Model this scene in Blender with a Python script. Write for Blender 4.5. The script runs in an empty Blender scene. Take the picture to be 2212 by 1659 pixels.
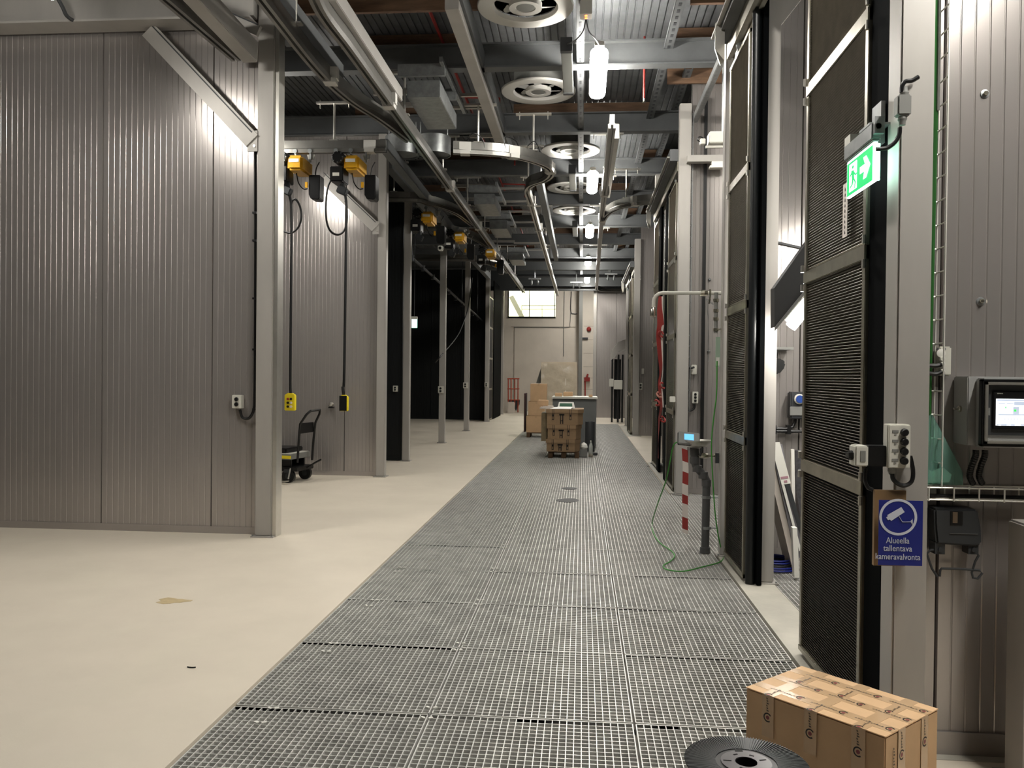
import bpy, bmesh, math, random
from mathutils import Vector, Matrix
random.seed(7)
S = bpy.context.scene
COL = S.collection
PI = math.pi
# ------------------------------------------------------------------ camera
F = 1785.0; EYE = Vector((0, 0, 1.6)); ROLL = 0.0106; VPX, VPY = 1257.0, 812.0
_v = Matrix.Rotation(ROLL, 3, 'Z') @ Vector(((VPX-1106)/F, -(VPY-829.5)/F, -1))
_th = math.atan2(1, _v.y)
_w = Matrix.Rotation(_th, 3, 'X') @ _v
_yaw = math.atan2(_w.x, _w.y)
RC = Matrix.Rotation(_yaw, 3, 'Z') @ Matrix.Rotation(_th, 3, 'X') @ Matrix.Rotation(ROLL, 3, 'Z')
cd = bpy.data.cameras.new('camera'); cam = bpy.data.objects.new('camera', cd); COL.objects.link(cam)
cd.sensor_width = 36; cd.lens = F/2212*36; cd.clip_start = 0.05; cd.clip_end = 200
cam.matrix_world = Matrix.Translation(EYE) @ RC.to_4x4()
S.camera = cam
S.view_settings.view_transform = 'Standard'; S.view_settings.look = 'None'
S.view_settings.exposure = 1.38; S.view_settings.gamma = 1; S.view_settings.use_curve_mapping = False
# ------------------------------------------------------------------ world: dim neutral, the hall is closed
wd = bpy.data.worlds.new('world'); S.world = wd; wd.use_nodes = True
wd.node_tree.nodes['Background'].inputs[0].default_value = (0.5, 0.5, 0.55, 1)
wd.node_tree.nodes['Background'].inputs[1].default_value = 0.02
LAMP = 50.0       # emission of the tube lamps

def ray(x, y): return RC @ Vector(((x-1106)/F, -(y-829.5)/F, -1))
def at(x, y, D):              # the point of the place seen at a pixel, D metres down the hall
    r = ray(x, y); return EYE + r*(D/r.y)
def onx(x, y, X):
    r = ray(x, y); return EYE + r*(X/r.x)
def onz(x, y, Z=0.0):
    r = ray(x, y); return EYE + r*((Z-EYE.z)/r.z)
# ------------------------------------------------------------------ materials
def lin(c):
    o = []
    for v in c:
        v = v/255.0; o.append(v/12.92 if v <= .04045 else ((v+.055)/1.055)**2.4)
    return tuple(o)+(1,)
MATS = {}
def mat(name, c, rough=.5, metal=0.0, var=.0, vs=4.0, stretch=(1, 1, 1), bump=0.0, bs=60.0, c2=None, trans=0.0, emit=None, es=0.0, ior=1.45, rvar=0.0, coat=0.0):
    if name in MATS: return MATS[name]
    m = bpy.data.materials.new(name); m.use_nodes = True; nt = m.node_tree; b = nt.nodes['Principled BSDF']
    b.inputs['Base Color'].default_value = lin(c); b.inputs['Roughness'].default_value = rough
    b.inputs['Metallic'].default_value = metal; b.inputs['IOR'].default_value = ior
    if trans: b.inputs['Transmission Weight'].default_value = trans
    if coat: b.inputs['Coat Weight'].default_value = coat
    if emit:
        b.inputs['Emission Color'].default_value = lin(emit); b.inputs['Emission Strength'].default_value = es
    if var or bump or rvar:
        tc = nt.nodes.new('ShaderNodeTexCoord'); mp = nt.nodes.new('ShaderNodeMapping')
        gi = nt.nodes.new('ShaderNodeNewGeometry')
        nt.links.new(gi.outputs['Position'], mp.inputs[0]); mp.inputs['Scale'].default_value = stretch
    if var or rvar:
        n = nt.nodes.new('ShaderNodeTexNoise'); n.inputs['Scale'].default_value = vs; n.inputs['Detail'].default_value = 5
        n.inputs['Roughness'].default_value = .6
        nt.links.new(mp.outputs[0], n.inputs['Vector'])
        rp = nt.nodes.new('ShaderNodeValToRGB'); nt.links.new(n.outputs[0], rp.inputs[0])
        rp.color_ramp.elements[0].position = .32; rp.color_ramp.elements[1].position = .68
        a = c2 or tuple(max(0, v*(1-var)) for v in c)
        rp.color_ramp.elements[0].color = lin(a); rp.color_ramp.elements[1].color = lin(c)
        nt.links.new(rp.outputs[0], b.inputs['Base Color'])
        if rvar:
            mr = nt.nodes.new('ShaderNodeMapRange'); nt.links.new(n.outputs[0], mr.inputs[0])
            mr.inputs['From Min'].default_value = .3; mr.inputs['From Max'].default_value = .7
            mr.inputs['To Min'].default_value = rough+rvar; mr.inputs['To Max'].default_value = rough
            nt.links.new(mr.outputs[0], b.inputs['Roughness'])
    if bump:
        n2 = nt.nodes.new('ShaderNodeTexNoise'); n2.inputs['Scale'].default_value = bs; n2.inputs['Detail'].default_value = 4
        nt.links.new(mp.outputs[0], n2.inputs['Vector'])
        bp = nt.nodes.new('ShaderNodeBump'); bp.inputs['Strength'].default_value = bump; bp.inputs['Distance'].default_value = .01
        nt.links.new(n2.outputs[0], bp.inputs['Height']); nt.links.new(bp.outputs[0], b.inputs['Normal'])
    MATS[name] = m; return m
M_panel = mat('panel_steel', (176, 170, 166), .25, .58, .07, .7, (1, 1, .35))
M_dark = mat('dark_coated_steel', (14, 18, 19), .55, .2, .2, 2)
M_post = mat('grey_painted_post', (170, 166, 160), .42, .15, .06, 3, (1, 1, .3))
M_galv = mat('galvanised_steel', (165, 168, 168), .38, .75, .15, 12)
M_galvd = mat('dull_galvanised_deck', (108, 110, 112), .45, .25, .18, 5)
M_beam = mat('painted_beam', (104, 106, 107), .55, .2, .1, 3)
M_white = mat('white_plastic', (222, 220, 212), .45)
M_offw = mat('pale_grey_plastic', (200, 198, 188), .5)
M_black = mat('black_plastic', (13, 13, 14), .4)
M_rubber = mat('black_rubber', (10, 13, 15), .38, 0, .1, 8)
M_flap = mat('dull_rubber_flap', (6, 7, 8), .9)
M_flap.node_tree.nodes['Principled BSDF'].inputs['Specular IOR Level'].default_value = .05
M_wire = mat('zinc_wire', (222, 220, 212), .35, .3)
M_alu = mat('aluminium', (206, 203, 195), .3, .8, .06, 5)
M_track = mat('crane_track_aluminium', (150, 148, 143), .3, .8, .08, 5)
M_fan = mat('fan_enamel', (196, 194, 188), .75)
M_blade = mat('fan_blade_grey', (168, 168, 164), .7)
M_frame = mat('door_frame_steel', (170, 165, 150), .3, .9, .12, 6, rvar=.1)
M_slat = mat('louvre_slat_steel', (126, 120, 110), .35, .8, .12, 10)
M_back = mat('dark_filter_media', (26, 23, 20), .8)
M_floor = mat('beige_epoxy_floor', (215, 205, 188), .42, 0, .045, .9, bump=.05, bs=90, rvar=.12)
M_kerb = mat('kerb_concrete', (176, 172, 160), .5, 0, .14, 2.5, bump=.15, bs=40)
M_pit = mat('pit_concrete', (136, 130, 120), .7, 0, .45, 1.3)  # strong mottling stands in for patches of light through the grating
M_grate = mat('galvanised_grating', (224, 223, 218), .42, .4, .12, 7)
M_wood = mat('raw_timber', (120, 92, 70), .75, 0, .25, 3, (1, 6, 6))
M_card = mat('cardboard', (208, 172, 132), .7, 0, .05, 6)
M_cardd = mat('brown_cardboard', (160, 132, 100), .75, 0, .08, 6)
M_tape = mat('clear_packing_tape', (203, 170, 132), .16, 0, .05, 9, coat=.6)
M_ink = mat('black_ink', (34, 28, 26), .5)
M_inkr = mat('red_ink', (130, 62, 62), .5)
M_yel = mat('yellow_enamel', (214, 160, 34), .35, 0, .1, 8)
M_yelb = mat('yellow_plastic', (236, 214, 40), .45)
M_red = mat('red_paint', (140, 40, 34), .5)
M_redt = mat('red_tape', (152, 54, 50), .5)
M_whitet = mat('white_tape', (224, 214, 206), .5)
M_wall = mat('white_painted_wall', (214, 205, 192), .6, 0, .05, 1.2)
M_green = mat('green_cable', (40, 96, 40), .5)
M_greenb = mat('bright_green_cable', (58, 140, 50), .5)
M_dgrey = mat('dark_grey_plastic', (52, 54, 56), .5)
M_mgrey = mat('mid_grey_plastic', (122, 122, 118), .5)
M_pvc = mat('grey_pvc_pipe', (74, 74, 74), .45)
M_brass = mat('chromed_valve', (200, 195, 180), .2, .95)
M_blue = mat('blue_sign_enamel', (22, 34, 118), .45)
M_glass = mat('broken_green_glass', (176, 228, 212), .12, 0, trans=.8, ior=1.5)
M_blued = mat('blue_hose', (16, 30, 110), .45)
M_shade = mat('cream_panel', (205, 196, 186), .55)
M_lamp = mat('lit_lamp_tube', (255, 255, 250), .5, emit=(255, 251, 243), es=LAMP)
# ------------------------------------------------------------------ mesh builder
class MB:
    def __init__(s): s.v = []; s.f = []
    def add(s, vs, fs):
        n = len(s.v); s.v += [tuple(p) for p in vs]; s.f += [tuple(n+i for i in f) for f in fs]; return s
    def box(s, x0, x1, y0, y1, z0, z1):
        if x0 > x1: x0, x1 = x1, x0
        if y0 > y1: y0, y1 = y1, y0
        if z0 > z1: z0, z1 = z1, z0
        return s.add([(x0,y0,z0),(x1,y0,z0),(x1,y1,z0),(x0,y1,z0),(x0,y0,z1),(x1,y0,z1),(x1,y1,z1),(x0,y1,z1)],
                     [(0,3,2,1),(4,5,6,7),(0,1,5,4),(1,2,6,5),(2,3,7,6),(3,0,4,7)])
    def cbox(s, c, sx, sy, sz, R=None):
        h = (sx/2, sy/2, sz/2); c = Vector(c); vs = []
        for k in [(-1,-1,-1),(1,-1,-1),(1,1,-1),(-1,1,-1),(-1,-1,1),(1,-1,1),(1,1,1),(-1,1,1)]:
            p = Vector((k[0]*h[0], k[1]*h[1], k[2]*h[2]))
            if R: p = R @ p
            vs.append(c+p)
        return s.add(vs, [(0,3,2,1),(4,5,6,7),(0,1,5,4),(1,2,6,5),(2,3,7,6),(3,0,4,7)])
    def bar(s, a, b, w, h, up=(0, 0, 1)):       # rectangular bar from a to b, w across, h along up
        a = Vector(a); b = Vector(b); d = (b-a).normalized(); u = Vector(up)
        l = d.cross(u)
        if l.length < 1e-4: l = d.cross(Vector((0, 1, 0)))
        l.normalize(); u = l.cross(d).normalized()
        vs = [p + l*(i*w/2) + u*(j*h/2) for p in (a, b) for i, j in ((-1,-1),(1,-1),(1,1),(-1,1))]
        return s.add(vs, [(3,2,1,0),(4,5,6,7),(0,1,5,4),(1,2,6,5),(2,3,7,6),(3,0,4,7)])
    def tube(s, pts, r, n=8, closed=False):
        pts = [Vector(p) for p in pts]; m = len(pts); up = None; rings = []
        for i, p in enumerate(pts):
            if closed: d = pts[(i+1) % m]-pts[i-1]
            else: d = pts[min(i+1, m-1)]-pts[max(i-1, 0)]
            d.normalize()
            if up is None:
                up = Vector((0, 0, 1)) if abs(d.z) < .9 else Vector((1, 0, 0))
            l = d.cross(up)
            if l.length < 1e-5: l = d.cross(Vector((0.3, 1, .2)))
            l.normalize(); u = l.cross(d); up = u
            rr = r[i] if isinstance(r, (list, tuple)) else r
            rings.append([p + l*(rr*math.cos(2*PI*k/n)) + u*(rr*math.sin(2*PI*k/n)) for k in range(n)])
        vs = [q for g in rings for q in g]; fs = []
        for i in range(m if closed else m-1):
            j = (i+1) % m
            for k in range(n): fs.append((i*n+k, i*n+(k+1) % n, j*n+(k+1) % n, j*n+k))
        if not closed: fs += [tuple(range(n))[::-1], tuple((m-1)*n+k for k in range(n))]
        return s.add(vs, fs)
    def sweep(s, pts, prof):                     # prof: list of (lateral, vertical), swept along a near-level path
        pts = [Vector(p) for p in pts]; m = len(pts); n = len(prof); vs = []; fs = []
        for i, p in enumerate(pts):
            d = pts[min(i+1, m-1)]-pts[max(i-1, 0)]; d.z = 0; d.normalize()
            l = Vector((d.y, -d.x, 0))
            for a, b in prof: vs.append(p + l*a + Vector((0, 0, b)))
        for i in range(m-1):
            for k in range(n): fs.append((i*n+k, (i+1)*n+k, (i+1)*n+(k+1) % n, i*n+(k+1) % n))
        fs += [tuple(range(n)), tuple((m-1)*n+k for k in range(n))[::-1]]
        return s.add(vs, fs)
    def lathe(s, c, prof, n=24, axis='Z', close=True):      # prof: (r, h)
        c = Vector(c); vs = []; fs = []; m = len(prof)
        for r, h in prof:
            for k in range(n):
                a = 2*PI*k/n; x, y = r*math.cos(a), r*math.sin(a)
                vs.append(c + (Vector((x, y, h)) if axis == 'Z' else Vector((x, h, y)) if axis == 'Y' else Vector((h, x, y))))
        for i in range(m-1):
            for k in range(n): fs.append((i*n+k, i*n+(k+1) % n, (i+1)*n+(k+1) % n, (i+1)*n+k))
        if close:
            for i in (0, m-1):
                if prof[i][0] > 1e-6: fs.append(tuple(i*n+k for k in range(n)) if i else tuple(i*n+k for k in range(n))[::-1])
        return s.add(vs, fs)
    def prism(s, poly, off):                     # planar polygon (3d points) extruded by a vector
        n = len(poly); off = Vector(off); a = [Vector(p) for p in poly]
        vs = a + [p+off for p in a]
        return s.add(vs, [tuple(range(n)), tuple(range(2*n-1, n-1, -1))] + [(i, n+i, n+(i+1) % n, (i+1) % n) for i in range(n)])
    def disc(s, c, r, t, axis='Y', n=16): return s.lathe(c, [(r, -t/2), (r, t/2)], n, axis)
def mesh_of(mb, name, m, org=(0, 0, 0), bevel=0, smooth=False):
    org = Vector(org)
    me = bpy.data.meshes.new(name); me.from_pydata([tuple(Vector(p)-org) for p in mb.v], [], mb.f)
    bm = bmesh.new(); bm.from_mesh(me)
    bmesh.ops.recalc_face_normals(bm, faces=bm.faces)
    if bevel: bmesh.ops.bevel(bm, geom=[e for e in bm.edges if e.calc_face_angle(0) > .6], offset=bevel, segments=2, affect='EDGES', clamp_overlap=True)
    if smooth:
        for f in bm.faces: f.smooth = True
        for e in bm.edges:
            if e.calc_face_angle(0) > .6: e.smooth = False
    bm.to_mesh(me); bm.free(); me.materials.append(m); return me
def lab(o, label=None, cat=None, group=None, kind=None):
    if label: o['label'] = label
    if cat: o['category'] = cat
    if group: o['group'] = group
    if kind: o['kind'] = kind
    return o
def thing(name, label, cat, loc=(0, 0, 0), group=None, kind=None):
    o = bpy.data.objects.new(name, None); COL.objects.link(o); o.location = loc; o['_o'] = list(loc)
    return lab(o, label, cat, group, kind)
def org_of(p): return Vector(p['_o'])
def part(par, name, mb, m, label=None, bevel=0, smooth=False, kind=None):
    og = org_of(par); me = mesh_of(mb, name, m, og, bevel, smooth)
    o = bpy.data.objects.new(name, me); COL.objects.link(o); o.parent = par; o['_o'] = list(og)
    return lab(o, label, kind=kind)
def solo(name, label, cat, mb, m, group=None, kind=None, bevel=0, smooth=False):
    xs = [p[0] for p in mb.v]; ys = [p[1] for p in mb.v]; zs = [p[2] for p in mb.v]
    og = Vector(((min(xs)+max(xs))/2, (min(ys)+max(ys))/2, min(zs)))
    me = mesh_of(mb, name, m, og, bevel, smooth); o = bpy.data.objects.new(name, me); COL.objects.link(o)
    o.location = og; o['_o'] = list(og); return lab(o, label, cat, group, kind)
def kids(o): return [c for c in bpy.data.objects if c.parent == o]
_km = {}
def copy_tree(o, loc=None, label=None, parent=None, tree=None):
    if tree is None:
        tree = {}
        for c in bpy.data.objects:
            if c.parent: tree.setdefault(c.parent.name, []).append(c)
    c = o.copy(); COL.objects.link(c); c.parent = parent
    if loc is not None: c.location = loc; c['_o'] = list(loc)
    if label: c['label'] = label
    for ch in tree.get(o.name, []): copy_tree(ch, None, None, c, tree)
    return c
def text_part(par, name, txt, size, loc, R, m, align='CENTER', depth=.0006, ex=1.0):
    cu = bpy.data.curves.new(name, 'FONT'); cu.body = txt; cu.size = size; cu.align_x = align; cu.align_y = 'CENTER'; cu.extrude = depth
    t = bpy.data.objects.new(name, cu); COL.objects.link(t)
    dg = bpy.context.evaluated_depsgraph_get(); me = bpy.data.meshes.new_from_object(t.evaluated_get(dg))
    bpy.data.objects.remove(t); bpy.data.curves.remove(cu)
    me.transform(Matrix.Translation(Vector(loc)-org_of(par)) @ R.to_4x4() @ Matrix.Diagonal((ex, 1, 1, 1)))
    me.materials.clear(); me.materials.append(m)
    o = bpy.data.objects.new(name, me); COL.objects.link(o); o.parent = par; o['_o'] = par['_o']; return o
RF = Matrix(((1, 0, 0), (0, 0, -1), (0, 1, 0)))          # text plane facing the camera side (-Y)
RS = Matrix(((0, 0, -1), (-1, 0, 0), (0, 1, 0)))         # text plane facing -X, reading towards -Y
def arc(c, r, a0, a1, n=12, z=None):
    return [(c[0]+r*math.cos(a0+(a1-a0)*i/n), c[1]+r*math.sin(a0+(a1-a0)*i/n), c[2] if z is None else z) for i in range(n+1)]
def smoothp(pts, n=6):                                     # Catmull-Rom
    P = [Vector(p) for p in pts]; P = [P[0]*2-P[1]] + P + [P[-1]*2-P[-2]]; o = []
    for i in range(1, len(P)-2):
        for k in range(n):
            t = k/n; a, b, c, d = P[i-1:i+3]
            o.append(.5*((2*b)+(c-a)*t+(2*a-5*b+4*c-d)*t*t+(3*b-a-3*c+d)*t**3))
    o.append(P[-2]); return o
# ================================================================== SETTING
def st(name, label, mb, m, cat='structure', **k): return solo(name, label, cat, mb, m, kind='structure', **k)
GP = .957; GX = [-1.652, -.697, .258, 1.213]; GY0 = 6.71 - 10*GP; ROWS = 32
GYE = GY0 + ROWS*GP
# floor: slab around the pit
fl = MB()
fl.box(-9.6, -1.66, -3.2, 36.8, -.12, 0)
fl.box(-1.66, 1.22, GYE+.01, 36.8, -.12, 0); fl.box(-1.66, 1.22, -3.2, GY0-.01, -.12, 0)
fl.box(1.22, 7.1, -3.2, 3.72, -.12, 0); fl.box(1.22, 7.1, 11.5, 36.8, -.12, 0); fl.box(4.45, 7.1, 3.72, 11.5, -.12, 0)
FLOOR = st('floor', 'beige epoxy floor running along the steel grating walkway', fl, M_floor, 'floor')
kb = MB(); kb.box(1.225, 1.5, 3.72, 7.66, -.3, .004); kb.box(1.225, 4.45, 3.6, 3.73, -.3, .003)
part(FLOOR, 'kerb', kb, M_kerb, 'smooth concrete kerb at the first louvred doors')
kb = MB(); kb.box(1.225, 1.52, 11.46, 15.5, -.1, .004); kb.box(1.225, 1.6, 22.2, 27, -.1, .004)
part(FLOOR, 'kerb', kb, M_kerb)
pt = MB(); pt.box(-1.7, 4.5, GY0-.1, GYE+.1, -.62, -.56); pt.box(-1.75, -1.66, GY0-.1, GYE, -.62, -.12)
pt.box(-1.66, 1.22, GYE+.01, GYE+.1, -.62, -.12); pt.box(4.45, 4.5, 3, 12, -.6, -.12)
pt.box(-.72, -.68, GY0, GYE, -.3, -.045); pt.box(.235, .275, GY0, GYE, -.3, -.045)
for k in range(ROWS+1): pt.box(-1.65, 1.2, GY0+k*GP-.03, GY0+k*GP+.03, -.12, -.045)
part(FLOOR, 'pit', pt, M_pit, 'concrete drain pit seen through the grating')
sp = MB()
for (x, y, w) in [(-2.9, 6.9, .1), (-3.5, 4.9, .05), (-2.4, 5.6, .03)]: pass
# oil coloured stain on the floor
p = onz(372, 1298); poly = []
for k in range(18):
    a = 2*PI*k/18; r = 1 + .25*math.sin(3*a+1) + .12*math.sin(7*a)
    poly.append((p.x+.11*r*math.cos(a), p.y+.07*r*math.sin(a), .0006))
sp.prism(poly, (0, 0, .0006)); part(FLOOR, 'stain', sp, mat('ochre_stain', (196, 176, 136), .5, 0, .1, 20), 'ochre stain')
# grating panels, one shared mesh
def grating_mesh():
    m = MB(); w = GP-.02; n = 28; r = 25; h = .032
    for i in range(n+1):
        x = i*w/n; m.box(x-.0022, x+.0022, 0, w, -h, 0)
    for j in range(r+1):
        y = j*w/r; m.box(0, w, y-.002, y+.002, -h*.5, -.0008)
    m.box(-.003, .002, 0, w, -h, .0008); m.box(w-.002, w+.003, 0, w, -h, .0008)
    m.box(0, w, -.003, .002, -h, .0008); m.box(0, w, w-.002, w+.003, -h, .0008)
    return mesh_of(m, 'grating_panel', M_grate)
GM = grating_mesh()
def grate(x, y, rx=0):
    o = bpy.data.objects.new('grating_panel', GM); COL.objects.link(o); o.parent = FLOOR; o['_o'] = [0, 0, 0]
    o.location = Vector((x+.01, y+.01, -.004+random.uniform(-.002, .001))) - org_of(FLOOR)
    o.rotation_euler = (random.uniform(-.002, .002), random.uniform(-.002, .002), 0)
for k in range(ROWS):
    for i in range(3): grate(GX[i], GY0+k*GP)
for k in range(10, 15):
    for i in range(3):
        if k >= 11: grate(1.222+i*GP, GY0+k*GP)
for k in range(7, 11):
    for i in range(3): grate(1.505+i*GP, GY0+k*GP-.1)
gc = MB()
for (x, y) in [(590, 1531), (562, 1562), (720, 1391), (704, 1408), (809, 1297), (796, 1309), (869, 1226), (859, 1235)]:
    p = onz(x, y); 
    for s in (-1, 1): gc.cbox((p.x+s*.018, p.y, .004), .022, .014, .005, Matrix.Rotation(.5*s, 3, 'Z'))
for k in range(7, 12):
    for s in (-.06, .06):
        for q in (-1, 1): gc.cbox((-.70+q*.018, GY0+k*GP+s, .004), .02, .012, .005, Matrix.Rotation(.5*q, 3, 'Z'))
part(FLOOR, 'grating_clip', gc, M_white, kind='stuff')
for (px, py, r) in [(1228, 1085, .17), (1230, 1059, .12), (1420, 1010, .2)]:
    p = onz(px, py, -.03); random.seed(px); poly = [(p.x+r*math.cos(k*PI/8)*random.uniform(.7, 1.1), p.y+r*1.1*math.sin(k*PI/8)*random.uniform(.7, 1.1), -.036) for k in range(16)]
    mb = MB(); mb.prism(poly, (0, 0, .034)); part(FLOOR, 'damp_patch', mb, mat('damp_grime', (52, 50, 48), .6, 0, .2, 20), 'dark damp patch in the grating mesh')
# ---- ribbed sandwich panel walls
_pm = {}
def panel_mesh(w, h, m, rib=.06):
    key = (round(w, 3), round(h, 3), m.name)
    if key in _pm: return _pm[key]
    pts = [(0, .012), (.004, 0)]; n = max(1, int(round(w/rib))); q = w/n
    for i in range(1, n):
        x = i*q; pts += [(x-.0045, 0), (x-.0015, .0026), (x+.0015, .0026), (x+.0045, 0)]
    pts += [(w-.004, 0), (w, .012), (w, .06), (0, .06)]
    mb = MB(); mb.prism([(a, b, 0) for a, b in pts], (0, 0, h))
    _pm[key] = mesh_of(mb, 'wall_panel', m); return _pm[key]
def pwall(name, label, o, ang, cuts, h, m=None, z0=0.0, kick=True):
    """cuts: positions along the wall from o; ang turns the wall about Z (0 faces the camera)"""
    m = m or M_panel; R = Matrix.Rotation(ang, 3, 'Z'); o = Vector(o)
    mb = MB(); L = (cuts[0], cuts[-1])
    a = [o + R @ Vector(q) for q in ((L[0], .062, z0), (L[1], .062, z0), (L[1], .1, z0), (L[0], .1, z0))]
    mb.prism(a, (0, 0, h))
    w = solo(name, label, 'wall', mb, M_dark if m == M_dark else M_mgrey, kind='structure')
    for i in range(len(cuts)-1):
        q = bpy.data.objects.new('wall_panel', panel_mesh(cuts[i+1]-cuts[i]-.006, h, m)); COL.objects.link(q)
        q.parent = w; q['_o'] = [0, 0, 0]
        q.location = o + R @ Vector((cuts[i]+.003, 0, z0)) - org_of(w); q.rotation_euler = (0, 0, ang)
    if kick:
        mb = MB(); a = [o + R @ Vector(q) for q in ((L[0], -.012, 0), (L[1], -.012, 0), (L[1], -.001, 0), (L[0], -.001, 0))]
        mb.prism(a, (0, 0, kick if kick is not True else .07)); part(w, 'kick_plate', mb, m)
    return w
def cutsr(x0, x1, joint, pw=1.08):
    a = [x0]; k = math.ceil((x0-joint)/pw); 
    while joint+k*pw < x1-.05:
        if joint+k*pw > x0+.05: a.append(joint+k*pw)
        k += 1
    return a+[x1]
LX = -3.17
WH = 5.35
j1 = at(459, 600, 7.92).x; j0 = at(221, 600, 7.92).x
pwall('wall_left', 'ribbed steel panel wall nearest on the left', (0, 7.92, 0), 0, cutsr(-9.5, LX-.01, j1, abs(j1-j0)), WH)
pwall('wall_left', 'ribbed steel panel wall behind the two chain hoists', (0, 12.68, 0), 0, cutsr(-9.5, LX-.01, at(744, 900, 12.68).x), WH)
pwall('wall_left', 'narrow black ribbed wall beside the third left post', (0, 15.02, 0), 0, cutsr(-9.5, LX-.13, -4.3), WH, M_dark)
pwall('wall_back', 'black ribbed wall at the back of the dark left bays', (0, 29.2, 0), 0, cutsr(-9.5, LX-.1, -4.3), WH, M_dark)
pwall('wall_right', 'ribbed steel panel wall nearest on the right with the blue sign', (0, 3.66, 0), 0, cutsr(1.42, 7, 2.6), 5.7, kick=.1)
pwall('wall_right', 'ribbed back wall inside the lit right booth', (0, 7.62, 0), 0, cutsr(1.42, 7, 1.95), 5.7)
pwall('wall_right', 'ribbed end wall of the second right booth, behind the eyewash', (0, 11.5, 0), 0, cutsr(1.46, 7, 1.9), 5.7)
pwall('wall_right', 'ribbed back wall of the second right booth', (0, 15.5, 0), 0, cutsr(1.5, 7, 2.3), 5.7)
pwall('wall_right', 'ribbed end wall of the third right booth', (0, 22.6, 0), 0, cutsr(1.55, 7, 2.3), 5.7)
pwall('wall_right', 'ribbed wall at the far right end beside the lit white wall', (0, 32.0, 0), 0, cutsr(.55, 7, 1.3, 1.0), 5.7)
# plain outer shell
M_shell = mat('grey_shell', (52, 52, 50), .7, 0, .1, 2)
def slab(name, label, b, m=None): mb = MB(); mb.box(*b); return st(name, label, mb, m or M_shell, 'wall')
slab('wall_side', 'outer wall on the far left of the bays', (-9.7, -9.6, -3.2, 36.8, -.1, 5.9))
slab('wall_side', 'outer wall on the far right behind the booths', (7.1, 7.2, -3.2, 36.8, -.1, 5.9))
slab('wall_rear', 'wall behind the viewer closing the hall', (-9.6, 7.1, -3.3, -3.2, -.1, 5.9))
# far white wall with a window opening
FY = 36.7
wa, wb = at(1098, 632, FY), at(1200, 686, FY)
fw = MB(); WX0, WX1, WZ0, WZ1 = wa.x, wb.x, wb.z, 5.45
fw.box(-9.6, WX0, FY, FY+.2, 0, 5.9); fw.box(WX1, 7.1, FY, FY+.2, 0, 5.9)
fw.box(WX0, WX1, FY, FY+.2, 0, WZ0); fw.box(WX0, WX1, FY, FY+.2, WZ1, 5.9)
FW = st('wall_far', 'white painted wall closing the far end of the hall', fw, M_wall, 'wall')
jn = MB()
for z in [.5, 1.0, 1.5, 2.0, 2.6, 3.2, 3.8]:
    jn.box(.06, .6, FY-.006, FY, z, z+.012)
a = at(1104, 706, FY); b = at(1244, 706, FY); jn.box(a.x, b.x, FY-.02, FY, a.z, a.z+.02)
jn.box(at(1111, 700, FY).x, at(1111, 700, FY).x+.02, FY-.02, FY, .4, a.z); 
part(FW, 'joint', jn, mat('wall_joint', (150, 142, 130), .7), kind='stuff')
wr = thing('window_1', 'bright interior window high in the far white wall', 'window', ((WX0+WX1)/2, FY, WZ0), kind='structure')
mb = MB(); t = .05
for x in (WX0, WX0+(WX1-WX0)*.44, WX1-t): mb.box(x, x+t*.6, FY-.02, FY+.06, WZ0, WZ1)
mb.box(WX0, WX1, FY-.04, FY+.06, WZ0-.03, WZ0+.04); mb.box(WX0, WX1, FY-.02, FY+.06, WZ1-.05, WZ1)
part(wr, 'window_frame', mb, M_black)
mb = MB(); mb.box(WX0, WX1, FY+.02, FY+.03, WZ0, WZ1)
part(wr, 'pane', mb, mat('window_pane', (240, 245, 240), .02, trans=1.0, ior=1.1))
# the lit room behind the window
rm = MB(); M_room = mat('lit_room_wall', (226, 227, 208), .7)
rm.box(WX0-1.5, WX1+2, FY+4, FY+4.1, 2.5, 7.2); rm.box(WX0-1.6, WX0-1.5, FY+.2, FY+4, 2.5, 7.2); rm.box(WX1+2, WX1+2.1, FY+.2, FY+4, 2.5, 7.2)
rm.box(WX0-1.5, WX1+2, FY+.2, FY+4.1, 7.2, 7.3); rm.box(WX0-1.5, WX1+2, FY+.2, FY+4.1, 2.5, 2.6)
st('wall_room', 'pale walls of the lit room behind the far window', rm, M_room, 'wall')
sr = MB(); q = at(1104, 640, FY+2); r = at(1130, 690, FY+2); sr.bar(q, r, .1, .22)
sr.bar(at(1127, 660, FY+3), at(1200, 660, FY+3), .05, .06); sr.bar(at(1127, 668, FY+3), at(1200, 668, FY+3), .05, .04)
for x in (1127, 1171): sr.bar(at(x, 659, FY+3), at(x, 690, FY+3), .04, .04)
solo('stair_railing', 'grey stair stringer and railing behind the far window', 'railing', sr, M_mgrey)
al = bpy.data.lights.new('room_light', 'AREA'); al.energy = 230; al.size = 3; al.color = (1, .97, .86)
ao = bpy.data.objects.new('room_light', al); COL.objects.link(ao); ao.location = ((WX0+WX1)/2+.3, FY+2, 7.1)
lab(ao, 'ceiling light of the room behind the far window', 'light')
# ceiling deck, trapezoid ribs running down the hall
DZ = 5.8; pts = []; x = -9.6
while x < 7.1:
    pts += [(x, DZ), (x+.07, DZ), (x+.075, DZ+.014), (x+.085, DZ+.014), (x+.09, DZ)]; x += .09
mb = MB(); mb.prism([(a, -3.2, b) for a, b in pts] + [(7.1, -3.2, DZ+.16), (-9.6, -3.2, DZ+.16)], (0, 40.0, 0))
CEIL = st('ceiling', 'corrugated grey steel deck above the hall', mb, M_galvd, 'ceiling')
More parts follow.
